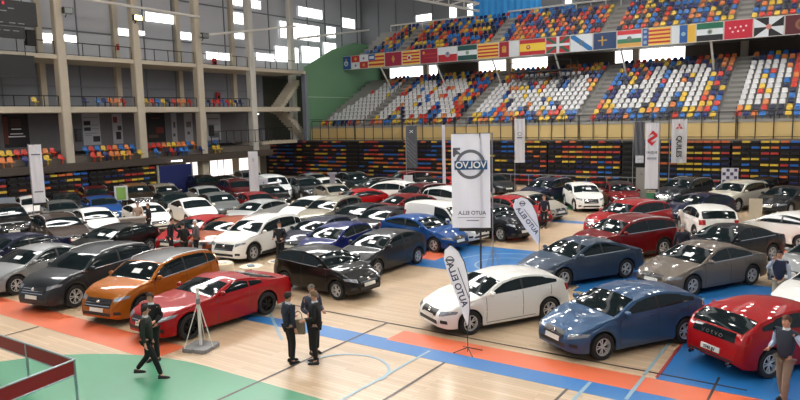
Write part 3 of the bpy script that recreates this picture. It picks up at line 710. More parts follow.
WIN = [(27.26,28.6,12.31,12.99),(29.14,30.2,12.46,13.01),(33.7,35.2,13.4,13.98),(35.9,36.5,13.6,13.94),(36.7,39.6,14.87,15.64),(40.15,41.85,13.61,14.25),
 (43.1,46.0,11.98,12.64),(49.6,52.2,12.26,12.98),(46.6,48.8,15.7,16.78),(46.6,48.7,14.24,14.83),(53.3,59.7,14.9,16.6),(56.3,60.3,17.5,18.5),(52.4,56,12.3,13.9),(56.6,59.6,12.4,14.2),
 (61.0,62.6,15.6,16.8),(60.4,62.6,12.8,14.9),(64.0,66.4,17.0,18.1),(67.9,70.8,18.3,19.4),(67.9,70.8,16.1,17.2),(46.6,50.6,17.5,18.3),(41.8,44,18.4,19.0),(33,36.2,17.6,18.1)]
for i, (a, b, c, d) in enumerate(WIN):
    MB().box(a, b, 51.82, 51.9, c, d).build('window_%d' % (i+1), BRIGHT, **st)
    f = MB()
    for q in (a-.06, b): f.box(q, q+.06, 51.8, 51.95, c-.06, d+.06)
    f.box(a, b, 51.8, 51.95, c-.06, c); f.box(a, b, 51.8, 51.95, d, d+.06); k = a+1.5
    while k < b-.4: f.box(k-.04, k+.04, 51.78, 51.95, c, d); k += 1.5
    f.build('window_%d_frame' % (i+1), WHITE, **st)
LOWWIN = [(38.61,39.07),(39.27,39.86),(41.32,42.19),(42.25,42.92),(43.0,44.04),(44.9,46.1)]
PINKW = mat('daylit_door_glass', (1, .93, .92), .5, emit=1.6)
MB().box(36, 47.5, 50.0, 50.2, 2.35, 3.25).build('wall_door_lintel', CONC, **st)
MB().box(36, 47.5, 50.0, 50.2, 0, .75).build('wall_door_plinth', CONC, **st)
for i, (a, b) in enumerate(LOWWIN):
    MB().box(a, b, 50.05, 50.12, .85, 2.3).build('door_%d' % (i+1), PINKW, **st)
    MB().box(a-.05, a, 50.0, 50.2, .75, 2.35).box(b, b+.05, 50.0, 50.2, .75, 2.35).build('door_%d_frame' % (i+1), CONC, **st)
for a, b in ((36, 38.5), (39.95, 41.2), (44.1, 44.8), (46.2, 47.5)): MB().box(a, b, 50.0, 50.2, .75, 2.35).build('wall_door_pier', CONC, **st)
# railings, one per bay
def railing(p0, p1, z0, z1, label, n, ny=0, group=None, m_=None):
    t = empty('balcony_railing', (p0[0], p0[1], z0), 0, label, 'railing', group); d = (p1[0]-p0[0], p1[1]-p0[1]); h = z1-z0
    m_ = m_ or RAILM
    MB().bar((0, 0, h), (d[0], d[1], h), .035, 6).build('top_rail', m_, t)
    MB().bar((0, 0, h*.08), (d[0], d[1], h*.08), .02, 5).build('bottom_rail', m_, t)
    for i in range(n+1):
        MB().bar((d[0]*i/n, d[1]*i/n, 0), (d[0]*i/n, d[1]*i/n, h), .035, 5).build('post', m_, t)
    return t
bays = [(2.0, 8.2), (8.2, 14.4), (14.4, 20.2)]
BAYN = ['between the first and second columns from the scoreboard', 'between the second and third concrete columns', 'between the third and fourth concrete columns', 'between the fourth and fifth concrete columns', 'right of the fifth concrete column by the stairwell']
for k in range(5):
    a, b = COLX[k]+.4, COLX[k+1]-.4
    railing((a, 47.9), (b, 47.9), 11.0, 11.95, 'dark metal railing on the top balcony ' + BAYN[k], 4, group='balcony railings of the left wall')
    if k < 4: railing((a, 47.9), (b, 47.9), 7.28, 8.05, 'dark metal railing on the middle balcony ' + BAYN[k], 5, group='balcony railings of the left wall')
railing((39.4, 47.3), (46.4, 47.3), 3.9, 5.1, 'dark railing on the lower landing above the lit doors', 8)
railing((46.9, 49.0), (51.5, 49.0), 3.9, 5.2, 'dark railing in the stairwell corner above the bleachers', 6)
MB().box(46.6, 51.6, 48.4, 52, 3.6, 3.9).build('wall_landing_slab', CONC, **st)
# posters on level one
def poster(x0, x1, z0, z1, base, label, bits, y=50.9):
    t = empty('poster', ((x0+x1)/2, y, z0), 0, label, 'poster'); w_, h = (x1-x0)/2, z1-z0
    MB().box(-w_, w_, 0, .04, 0, h).build('sheet', base, t)
    for (u0, u1, v0, v1, c) in bits:
        cm = mat('ink_%d_%d_%d' % c, S(*c), .7)
        MB().box(-w_+2*w_*u0, -w_+2*w_*u1, -.012, 0, h*v0, h*v1).build('print', cm, t)
    return t
PB = mat('poster_black', S(26, 22, 26), .6); PW = mat('poster_white', S(170, 170, 176), .7)
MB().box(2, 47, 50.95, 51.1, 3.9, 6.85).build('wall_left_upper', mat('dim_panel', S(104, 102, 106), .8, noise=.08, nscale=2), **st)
p = poster(23.6, 25.4, 4.4, 6.85, PB, 'black concert style poster with reddish smoke at the far left', [(.0, .18, .1, .9, (92, 44, 36)), (.3, .7, .6, .85, (70, 46, 46)), (.2, .85, .93, .97, (60, 50, 50))])
for z, q in ((.75, .6), (.95, .45), (1.3, .35)): MB().box(-q, q, -.02, -.012, z, z+.07).build('caption_line', PAPER, p)
poster(28.0, 28.6, 4.4, 6.6, PB, 'narrow dark poster left of the second concrete column', [(.2, .8, .4, .7, (52, 48, 54))])
poster(29.6, 31.1, 4.3, 6.85, PW, 'white newspaper style poster with black photo blocks', [(.08, .45, .62, .76, (40, 40, 44)), (.08, .45, .45, .56, (50, 50, 50)), (.55, .95, .1, .28, (36, 36, 40)), (.1, .9, .86, .88, (120, 120, 126)), (.1, .9, .36, .38, (120, 120, 126)), (.1, .5, .3, .32, (120, 120, 126)), (.5, .9, .5, .52, (120, 120, 126)), (.5, .9, .62, .64, (120, 120, 126))])
poster(32.2, 33.1, 4.3, 6.8, PW, 'white poster with a black cartoon-like blot beside the third column', [(.3, .8, .15, .4, (30, 30, 32)), (.1, .5, .7, .9, (130, 60, 70)), (.5, .9, .45, .6, (60, 58, 60))])
poster(35.4, 37.3, 4.3, 6.85, PB, 'black poster with a red brown figure right of the third column', [(.5, .9, .3, .5, (110, 44, 36)), (.1, .6, .15, .25, (84, 62, 50)), (.3, .7, .8, .84, (96, 56, 40))])
poster(38.0, 38.55, 4.2, 6.8, PW, 'pale patterned poster left of the fourth column', [(.3, .7, .5, .7, (90, 84, 84)), (.2, .6, .2, .3, (80, 80, 82))])
poster(39.4, 40.3, 4.2, 6.8, PW, 'pale poster with scribbled drawing right of the fourth column', [(.2, .8, .5, .7, (110, 104, 104)), (.3, .6, .25, .35, (80, 80, 82))])
poster(41.9, 43.6, 4.2, 6.7, PW, 'large pale grey poster behind the lower landing railing', [(.1, .9, .8, .84, (110, 110, 112)), (.2, .8, .1, .3, (90, 90, 96)), (.1, .9, .6, .62, (110, 110, 112))])
# scoreboard and speaker boxes
SB = mat('scoreboard_black', S(22, 22, 26), .45)
t = empty('scoreboard', (22.7, 47.2, 12.6), 0, 'large black sports scoreboard hanging at the upper left corner', 'scoreboard')
MB().box(-2.6, 2.1, 0, .3, .15, 1.75).build('upper_display', SB, t); MB().box(-2.6, 1.2, 0, .3, -.75, 0).build('lower_display', SB, t)
MB().box(1.3, 1.9, -.02, .35, -1.15, -.1).build('loudspeaker', mat('speaker_black', (.01, .01, .01), .8), t)
INK0 = mat('score_ink', S(150, 150, 158), .6)
for x, z in ((-1.2, 1.45), (-.5, 1.5), (.4, 1.2), (-1.9, 1.2), (-.1, 1.0), (-2.2, -.27), (-1.7, -.27), (-1.1, -.27), (-.6, -.27), (0, -.27), (.6, -.27), (-2.0, .24), (-1.2, .24), (-.4, .24), (.4, .24), (1.0, .24)): MB().box(x-.2, x+.2, -.02, 0, z-.03, z+.03).build('caption', INK0, t)
for x in (-.15, -1.2): MB().box(x, x+.15, -.02, 0, 1.41, 1.61).build('red_digit', mat('score_red', S(210, 30, 60), .5, emit=.6), t)
for x in (-1.6, -.2, 1.2): MB().bar((x, .15, 1.75), (x, .15, 7.2), .03).build('hanger', RAILM, t)
t = empty('video_screen', (22.3, 47.3, 9.25), 0, 'blank black screen hanging below the scoreboard', 'screen')
MB().box(-2.4, 2.1, 0, .25, 0, 1.45).build('panel', SB, t); MB().box(-2.45, 2.15, -.03, .0, -.05, 0).box(-2.45, 2.15, -.03, 0, 1.45, 1.5).build('frame', RAILM, t)
for x in (-1.8, 1.6): MB().bar((x, .12, 1.45), (x, .12, 2.5), .03).build('hanger', RAILM, t)
# lamps
def flood(x, y, z, label, on):
    t = empty('floodlight', (x, y, z), 0, label, 'lamp'); MB().box(-.35, .35, -.15, .15, 0, .45).build('housing', SB, t)
    MB().box(-.3, .3, -.17, -.15, .05, .4).build('lens', mat('lamp_on', (1, .84, .40), .5, emit=14) if on else mat('lens_off', S(120, 130, 130), .2), t)
    MB().bar((0, .1, .1), (0, .4, -.2), .04).build('bracket', RAILM, t); return t
flood(32.75, 47.3, 14.0, 'glowing yellow floodlight on the third concrete column', True)
flood(27.1, 47.3, 13.9, 'unlit grey floodlight on the second concrete column', False)
flood(39.3, 47.3, 13.2, 'unlit dark floodlight on the fourth concrete column', False)
for x, lab in ((27.15, 'black loudspeaker on the second concrete column at the lower balcony'), (39.5, 'black loudspeaker on the fourth concrete column at the lower balcony')):
    t = empty('loudspeaker', (x, 47.45, 4.7), 0, lab, 'loudspeaker'); MB().rbox(-.2, .22, -.25, .1, 0, .95, .04).build('cabinet', mat('speaker_black', (.01, .01, .01), .8), t)
    MB().box(-.15, .17, -.27, -.25, .08, .87).build('grille', SB, t)
TUBE = mat('tube_on', (1, 1, 1), .5, emit=9)
for (x, y, z, lab) in ((46.7, 49.6, 10.45, 'lit ceiling tube under the top balcony by the fifth column'), (46.9, 49.6, 6.6, 'lit ceiling tube over the lower landing by the fifth column'), (42.0, 48.2, 3.0, 'lit ceiling tube beside the green exit sign'), (35.0, 46.5, 2.75, 'lit white tube above the blue partition')):
    t = empty('tube_light', (x, y, z), 0, lab, 'lamp'); MB().rbox(-.55, .55, -.08, .08, .06, .14).build('housing', WHITE, t); MB().box(-.5, .5, -.06, .06, 0, .06).build('tube', TUBE, t)
t = empty('exit_sign', (42.9, 47.9, 2.85), 0, 'green lit exit sign hanging above the doors', 'sign'); MB().box(-.35, .35, 0, .06, 0, .4).build('panel', mat('exit_green', S(70, 190, 130), .5, emit=1.2), t)
MB().box(-.22, -.1, -.01, 0, .08, .32).box(.02, .22, -.01, 0, .16, .24).build('pictogram', PAPER, t); MB().bar((0, .03, .4), (0, .03, .6), .015).build('hanger', RAILM, t)
for x, z, lab in ((40.9, 11.15, 'red hose cabinet on the top balcony'), (41.1, 7.9, 'red extinguisher box on the middle balcony')):
    t = empty('hose_cabinet', (x+3.0, 51.7, z), 0, lab, 'cabinet'); MB().rbox(-.22, .22, -.2, 0, 0, .9).build('box', mat('alarm_red', S(170, 30, 34), .5), t); MB().box(-.12, .12, -.22, -.2, .3, .6).build('window_pane', GLASS, t)
for x, lab in ((33.0, 'orange alarm device on the pilaster above the top balcony'),):
    t = empty('alarm', (x+.6, 51.5, 12.1), 0, lab, 'alarm'); MB().rbox(-.12, .12, -.1, 0, 0, .5).build('box', mat('alarm_red', S(170, 30, 34), .5), t); MB().ball((0, -.12, .35), .08, 6).build('beacon', mat('beacon', S(220, 120, 60), .4), t)
# seats on the left wall levels
# stairwell
t = empty('staircase', (48.4, 49.4, 3.9), 0, 'concrete staircase with two slanting flights in the corner stairwell', 'staircase')
def flight(x0, z0, x1, z1, y0):
    g = MB(); n = 12
    for i in range(n):
        xa = x0+(x1-x0)*i/n; xb_ = x0+(x1-x0)*(i+1)/n; zz = z0+(z1-z0)*(i+1)/n
        g.box(min(xa, xb_), max(xa, xb_), y0, y0+1.4, zz-.65, zz)
    return g
flight(6.2, 0, 2.2, 3.3, -.2).build('stair_flight', CONC, t); flight(2.0, 3.2, 5.2, 6.3, 0.2).build('stair_flight', CONC, t)
MB().box(.6, 2.3, -.3, 1.8, 3.0, 3.3).build('landing', CONC, t)
# blue partition
t = empty('partition', (34.5, 46.1, 0), 0, 'royal blue free standing partition panel beside the left bleachers', 'partition')
MB().box(-1.6, 1.6, 0, .08, .12, 2.5).build('panel', mat('blue_cloth', S(24, 36, 96), .8), t); MB().box(-1.72, -1.6, -.05, .12, 0, 2.55).box(1.6, 1.72, -.05, .12, 0, 2.55).build('frame', mat('pale_frame', S(170, 170, 160), .6), t)

# --- green end wall
m = MB(); P = [(52.9, 3.2), (67.5, 3.2), (67.5, 14.6), (61.5, 14.6), (57.6, 13.6), (53.0, 11.5)]
n = len(P); m.add([(x, 48.0, z) for x, z in P]+[(x, 48.3, z) for x, z in P], [tuple(range(n)), tuple(range(2*n-1, n-1, -1))]+[(i, i+n, (i+1) % n+n, (i+1) % n) for i in range(n)])
m.build('wall_green', GREEN, **st)
MB().box(52.6, 53.0, 47.9, 48.4, 0, 10.7).build('wall_green_edge', mat('blue_grey_steel', S(120, 128, 140), .6), **st)
MB().box(53, 62, 47.93, 48, 8.3, 8.4).build('wall_green_rail', mat('pale_green', S(150, 178, 150), .7), **st)
MB().box(53, 59, 47.93, 48, 5.9, 5.98).build('wall_green_rail', mat('dark_green', S(70, 100, 84), .7), **st)

# --- grandstand
LOWX = lambda k: 54.0+.78*k
LOWZ = lambda k: 5.12+.405*k
UPX = lambda k: 60.1+.80*k
UPZ = lambda k: 12.35+.52*k
NL, NU = 14, 8
m = MB()
for k in range(NL): m.box(LOWX(k)-.35, 66.5, -9, 47.9, LOWZ(k)-.405 if k else 3.8, LOWZ(k))
m.build('wall_right_terrace', CONCG, **st)
m = MB()
for k in range(NU): m.box(UPX(k)-.4, 67.8, -9, 47.2, UPZ(k)-.52, UPZ(k))
m.box(59.3, 60, -9, 47.2, 11.5, 12.2)
m.build('wall_right_upper_terrace', CONCG, **st)
m = MB()
for y in (41.3, 30.0, 18.65, 7.95):
    for k in range(1, NL): m.box(LOWX(k)-.72, LOWX(k)-.35, y-.5, y+.5, LOWZ(k)-.405, LOWZ(k)-.20)
    for k in range(1, NU): m.box(UPX(k)-.76, UPX(k)-.4, y-.5, y+.5, UPZ(k)-.52, UPZ(k)-.26)
m.build('wall_right_aisle_steps', mat('step_grey', S(120, 118, 116), .9), **st)
MB().box(66.2, 66.5, -9, 47.9, 9.9, 10.7).box(66.2, 66.5, -9, 13.3, 10.7, 12.4).box(66.2, 66.5, 19.7, 26.6, 10.7, 12.4).box(66.2, 66.5, 34.6, 39.9, 10.7, 12.4).box(66.2, 66.5, 46.6, 47.9, 10.7, 12.4).build('wall_right_back', CONCD, **st)
for i, (a, b) in enumerate(((13.3, 19.7), (26.6, 34.6), (39.9, 46.6))):
    MB().box(66.35, 66.45, a, b, 10.7, 12.4).build('window_%d' % (40+i), BRIGHT, **st)
for y in (17.5, 30.6, 41, 8.3): MB().rbox(65.3, 65.8, y-.3, y+.3, 9.9, 12.3).build('wall_right_column', CONC, **st)
MB().box(53.2, 53.5, -9, 47.9, 3.7, 5.12).build('wall_right_yellow', YEL, **st)
MB().box(52.3, 53.7, -9, 54.5, 3.55, 3.8).build('wall_right_walkway', CONCD, **st)
MB().box(53.15, 53.55, -9, 47.9, 5.0, 5.2).build('wall_right_coping', CONCG, **st)
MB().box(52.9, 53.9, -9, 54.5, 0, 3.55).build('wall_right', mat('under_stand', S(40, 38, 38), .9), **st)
for i in range(9):
    y0 = 47.6-5.8*i
    railing((53.1, y0), (53.1, y0-5.7), 3.8+.0, 5.75, 'dark railing before the yellow board, %s section from the green wall' % ['first', 'second', 'third', 'fourth', 'fifth', 'sixth', 'seventh', 'eighth', 'ninth'][i], 5, group='railings along the stand front')
MB().box(67.8, 68.2, -9, 28.0, 12, 21).box(67.8, 68.2, 35.8, 52, 12, 21).box(67.8, 68.2, 28.0, 35.8, 12, 16.0).build('wall_right_top', mat('panel_blue_grey', S(128, 130, 134), .8, noise=.05, nscale=.8), **st)
m = MB(); rows = []
for i in range(61):
    y = 27.9+8.0*i/60; rows.append([(67.7+.12*math.sin(i*1.1), y, 15.9), (67.75+.10*math.sin(i*1.1+.3), y, 18.5), (67.8+.06*math.sin(i*1.1), y, 21.2)])
m.grid(rows); m.build('curtain', mat('blue_curtain', S(70, 170, 245), .8, noise=.12, nscale=.7), None, True, label='bright blue curtain hanging behind the top of the stand', cat='curtain')
for i, (a, b) in enumerate(((38.2, 39.0), (41.5, 43.6), (36.1, 36.7), (24.7, 25.3))): MB().box(67.7, 67.8, a, b, 17.0, 18.4 if i != 1 else 17.9).build('window_%d' % (50+i), BRIGHT, **st)
m = MB()
for y in [k*2.6-8 for k in range(24)]:
    if not 27.5 < y < 36.3: m.box(67.7, 67.8, y-.06, y+.06, 15.5, 21)
m.build('wall_right_joint', mat('joint_grey', S(120, 122, 128), .7), **st)
# roof steel
def truss(pts, r_, label):
    a, b = Vector(pts[0]), Vector(pts[1]); t = empty('roof_truss', a, 0, label, 'truss'); d = b-a; n = max(3, int(d.length/1.6)); up = Vector((0, 0, .8))
    MB().bar((0, 0, 0), d, r_).build('lower_chord', WHITE, t); MB().bar(up, d+up, r_).build('upper_chord', WHITE, t); g = MB()
    for i in range(n):
        g.bar(d*i/n, d*(i+1)/n+up, r_*.6); g.bar(d*i/n, d*i/n+up, r_*.5)
    g.build('bracing', WHITE, t)
truss(((58, 46.9, 20.4), (66.5, 34.6, 17.3)), .14, 'white tubular roof truss slanting down behind the upper seats')
t = empty('guard_rail', (67.3, 47, 17.0), 0, 'long pale rail along the back of the upper seats, left part', 'railing')
MB().bar((0, 0, 0), (0, -11.4, 0), .10).build('top_rail', WHITE, t)
for i in range(8): MB().bar((0, -1.5*i, 0), (0, -1.5*i, -1.2), .05).build('post', WHITE, t)
t = empty('guard_rail', (67.3, 31.5, 17.0), 0, 'long pale rail along the back of the upper seats, right part', 'railing')
MB().bar((0, 0, 0), (0, -39, 0), .10).build('top_rail', WHITE, t)
for i in range(26): MB().bar((0, -1.5*i, 0), (0, -1.5*i, -1.2), .05).build('post', WHITE, t)
for a, b, lab in (((38.9, 47.4, 13.4), (51, 47.4, 15.4), 'thin white tie tube between the fourth and sixth columns'), ((20, 47.5, 15.3), (39, 47.5, 15.0), 'long white eaves beam across the concrete columns'), ((51.3, 47.5, 14.2), (63.5, 47.5, 16.2), 'white tie tube above the green wall')):
    t = empty('roof_beam', a, 0, lab, 'beam'); d = Vector(b)-Vector(a); MB().bar((0, 0, 0), d, .11, 8).build('tube', WHITE, t); MB().lathe([(.2, -.03), (.2, .03)], 10, 'x').build('flange', WHITE, t)
# ceiling high above, out of view, with glowing strips added for light and reflections
m = MB(); CEIL = mat('ceiling_grey', S(84, 84, 88), .9)
strips = [-18, -9, 0, 9, 18, 27]
y0 = -32
for s_ in strips: m.box(-22, 74, y0, s_, 21, 21.3); y0 = s_+1.3
m.box(-22, 74, y0, 52.3, 21, 21.3)
m.build('ceiling', CEIL, **st)
GLOW_STRIP = mat('skylight_sheet', (.95, .98, 1), .5, emit=1.0)
for i, s_ in enumerate(strips): MB().box(-22, 74, s_, s_+1.3, 21.1, 21.2).build('window_%d' % (60+i), GLOW_STRIP, **st)  # added glowing strips, never in view, that help light the hall

m = MB(); [m.box(x-.35, x+.35, y-.35, y+.35, 20.75, 20.9) for x in range(-12, 60, 6) for y in (-14.5, -6, 2, 8, 14, 20, 26, 32)]
m.build('ceiling_lamps', mat('hall_lamp', (1, .97, .9), .5, emit=74), **st)
# --- folded bleachers: one thing per bay
CK = ['bd', 'bn', 'bb', 'bo', 'by', 'br']
BC = [mat('slat_black', S(22, 20, 22), .6), mat('slat_navy', S(22, 30, 78), .55), mat('slat_blue', S(30, 92, 170), .55), mat('slat_orange', S(190, 96, 50), .55), mat('slat_yellow', S(200, 168, 56), .55), mat('slat_red', S(170, 48, 44), .55)]
BD = mat('bleacher_board', S(28, 24, 24), .8, noise=.1, nscale=2)
def bleacher(loc, rz, w_, rows_, label, grp, blank=False):
    t = empty('folded_bleacher', loc, rz, label, 'bleacher', grp)
    for k in range(rows_):
        z = .12+k*.40; y = .02*k
        MB().box(-w_/2+.03, w_/2-.03, y, y+.35, z if k else 0, z+.25).build('riser_board', BD, t)
        g = MB(); n = max(2, int(w_/.55)); sw = (w_-.1)/n; c = 0; prev = 0; nxt = random.choice([1, 2, 3])
        for i in range(n):
            if blank: g.mi = 0
            else:
                if nxt == 0:
                    prev = random.choices([0, 1, 2, 3, 4, 5], [15, 14, 19, 20, 22, 14])[0]; nxt = random.choice([1, 2, 3])
                nxt -= 1; g.mi = prev if random.random() < .6 else random.choices([0, 1, 2, 3, 4, 5], [24, 18, 16, 14, 16, 12])[0]
            x = -w_/2+.05+i*sw; g.box(x+.05, x+sw-.05, y-.13, y+.12, z+.25, z+.385)
        g.build('seat_row', BC, t)
    return t
ORD = ['first', 'second', 'third', 'fourth', 'fifth', 'sixth', 'seventh', 'eighth', 'ninth', 'tenth', 'eleventh', 'twelfth', 'thirteenth', 'fourteenth', 'fifteenth', 'sixteenth', 'seventeenth', 'eighteenth', 'nineteenth', 'twentieth', 'twenty first', 'twenty second', 'twenty third', 'twenty fourth', 'twenty fifth']
y = 54.3; i = 0
while y > -6:
    blank = i % 3 == 2; w_ = 1.6 if blank else 6.0
    bleacher((52.0, y-w_/2, 0), -PI/2, w_, 9, ('plain dark stair bay' if blank else 'folded bleacher with coloured slats') + ' under the right stand, %s from the corner' % ORD[i], 'folded bleachers of the right stand', blank); y -= w_+.03; i += 1
x = 32.5; i = 0
while x > 8:
    w_ = 5.6; bleacher((x-w_/2, 45.9, 0), 0, w_, 6, 'folded bleacher with coloured slats along the left wall, %s from the blue partition' % ORD[i], 'folded bleachers of the left wall'); x -= w_+.05; i += 1

railing((50.4, 33.0), (50.4, 7.5), 0, 1.05, 'grey crowd barrier on the floor before the right bleachers', 16, m_=mat('barrier_grey', S(120, 122, 126), .5))
# --- stadium seats
SC = dict(white=S(214, 214, 216), red=S(204, 56, 42), orange=S(214, 126, 66), yellow=S(222, 186, 62), blue=S(40, 112, 190), navy=S(24, 38, 104), dark=S(24, 34, 60))
def seat_mb():
    g = MB(); P = []
    for u in (-.22, -.11, 0, .11, .22):
        e = abs(u)/.22
        P.append([(-.20, u*.9, .40), (-.16, u, .43+.01*e), (.10, u, .41+.02*e), (.19, u*.98, .47), (.24, u*.95, .66-.0*e), (.26, u*.85, .80-.05*e)])
    g.grid(P); o = len(g.v); Q = [[(x+(.03 if z > .44 else 0), y*1.02, z-(.04 if z <= .44 else 0)) for x, y, z in r_] for r_ in P]; g.grid(Q)
    n, m_ = 5, 6
    for i in range(n-1): g.f += [[i*m_, (i+1)*m_, o+(i+1)*m_, o+i*m_], [i*m_+5, (i+1)*m_+5, o+(i+1)*m_+5, o+i*m_+5]]; g.m += [0, 0]
    for j in range(m_-1): g.f += [[j, j+1, o+j+1, o+j], [(n-1)*m_+j, (n-1)*m_+j+1, o+(n-1)*m_+j+1, o+(n-1)*m_+j]]; g.m += [0, 0]
    g.box(-.03, .12, -.03, .03, 0, .40)
    return g
seat0 = seat_mb(); seat0.v = [(a*.88, b*.88, c*.9) for a, b, c in seat0.v]
SM = {k: mat('seat_'+k, v, .35) for k, v in SC.items()}
seatmesh = {k: seat0.mesh('stadium_seat', SM[k], True) for k in SC}
FONT = dict(C=[
 ".....WW..WWWW....", ".....WW.WWWWWW...", ".....WW.WW..WW...", "....WWW.WW..WW...", ".WWWWWW.WWWWWW...", ".WW..WW.WWWWWW...", ".WW..WW.WW..WW...", ".WWWWWW.WW..WW...", "..WWWW..WW..WW..."],
 B=["...WWWWW..WWWW....", ".WWWWWWW.WW.WWWW..", "WWWWW..W.WW..WWW..", "WW.....W.WW..WWWW.", "WW.WWWWW.WWWWWWWW.", "WW.WWW.WWWWWWWWWWW", "WWW..WWWWW..WWWWWW", "WWW..WWW.WWW..WWWW", "WW...WW..WW.WW.WWW"],
 A=["..WWW..WWWWW......", ".WWWWW.WWWWWW.....", ".WW.WW.WW..WWW....", ".WWWWW.WWWWWWW....", "WWWW.W.WW..WW.....", "WWWWWWW.WWWWW.....", "WW.WW..WWW.WWW....", "WW..WWWWWW..WWW...", "WW...WWWWW...WW..."],
 D=["WWWWW.....WW", "WWWWW..WWWWW", "WW..WW.WWWWW", "WW..WW.WW..W", "WWWWW..WWWWW", "WW.WW..WW..W", "WW..WW.WW..W", "WWWWWW.WW..W", "WWW.WW.WW..W"],
 E=["..WWWW...", ".WWWWWW..", ".WW.WWWW.", ".WWWWWW..", "WWWW.WWWW", "WWWWWWWWW", "WWW.WWWWW", "WWWWW.WWW", ".WWWWWWWW"])
SECT = [('E', 47.3, 41.9), ('A', 40.7, 30.5), ('B', 29.5, 19.2), ('C', 18.1, 8.5), ('D', 7.4, .9)]
SECN = dict(E='beside the green wall', A='left of the blue curtain', B='in the centre', C='right of centre', D='at the right edge')
COLS = ['red', 'orange', 'yellow', 'blue', 'navy', 'dark']; CW = [16, 16, 17, 19, 17, 15]
seats = []
for nm, ya, yb in SECT:
    n = int((ya-yb)/.53)
    for k in range(NL-1):
        for j in range(n):
            y = ya-.27-j*.53
            # the left block is cut off by the slanting wall
            if nm == 'E' and j < k*.45: continue
            c = random.choices(COLS, CW)[0]
            bm = FONT[nm]
            if 1 < k < 11:
                row = bm[10-k]; jj = int(j*len(row)/n)
                if row[jj] == 'W': c = 'white'
                if nm == 'E' and c != 'white' and random.random() < .5: c = 'white'
            if nm == 'E' and k == 1 or (nm == 'A' and k == 1 and random.random() < .5): c = 'white'
            seats.append((LOWX(k)+.05, y, LOWZ(k), PI if False else 0, c, 'lower', nm, k, j))
    for k in range(NU):
        for j in range(n):
            y = ya-.27-j*.53
            if nm == 'E' and j < k*.7+1: continue
            if nm == 'B' and k > 6 and j > n*.55: continue
            seats.append((UPX(k)+.0, y, UPZ(k), 0, random.choices(COLS, CW)[0], 'upper', nm, k, j))
for x0, x1, p_ in ((12, 47, .75),):
    x = 22.2; j = 0
    while x < 45:
        if min(abs(x-c) for c in COLX) > .45:
            if random.random() < (.35 if x < 29.5 else 1): seats.append((x, 48.6, 7.28, PI/2, random.choices(COLS, CW)[0], 'middle balcony', 'L', 0, j)); j += 1
        x += .54
x = 21.6; j = 0
while x < 41:
    if min(abs(x-c) for c in COLX) > .45 and not 25.9 < x < 28.0:
        for k in (0, 1):
            if random.random() < .95: seats.append((x, 48.05+.0*k, 3.6, PI/2, random.choices(COLS[:4], [20, 18, 24, 25])[0], 'lower balcony front', 'L', 0, j)) if k else (seats.append((x+.1, 47.2, 3.15, PI/2, random.choices(COLS, CW)[0], 'beam ledge', 'L', 0, j)) if random.random() < .85 else None)
        j += 1
    x += .50
def infr(q):
    a = math.atan2(q[1], q[0]); return -.02 < a < 1.2
order = sorted(range(len(seats)), key=lambda i: (not infr(seats[i]), math.hypot(seats[i][0], seats[i][1])))
near = set(order[:300]); big = MB(); ck = list(SC)
cb = {}
for i, (x, y, z, rz, c, tier, sec, k, j) in enumerate(seats):
    if i in near:
        o = put('stadium_seat', seatmesh[c], None, (x, y, z), rz)
        if sec == 'L': o['label'] = '%s seat on the %s of the left wall, %s from left' % (c.replace('dark', 'dark blue'), tier, ORD[j % 25] if j < 25 else ORD[j-25]+' past the third column')
        else: o['label'] = '%s seat, %s tier %s, row %d up, %s from left aisle' % (c.replace('dark', 'dark blue'), tier, SECN[sec], k+1, ORD[j])
        o['category'] = 'seat'; o['group'] = 'plastic seats of the left wall, ' + tier if sec == 'L' else 'plastic seats of the %s tier %s' % (tier, SECN[sec])
    else:
        big.mi = ck.index(c); cs, sn = math.cos(rz), math.sin(rz)
        big.add([(a*cs-b*sn+x, a*sn+b*cs+y, d+z) for a, b, d in seat0.v], seat0.f)
big.build('distant_stadium_seats', [SM[c] for c in ck], None, label='the farther rows of coloured and white plastic seats of both stands', cat='seats', kind='stuff')

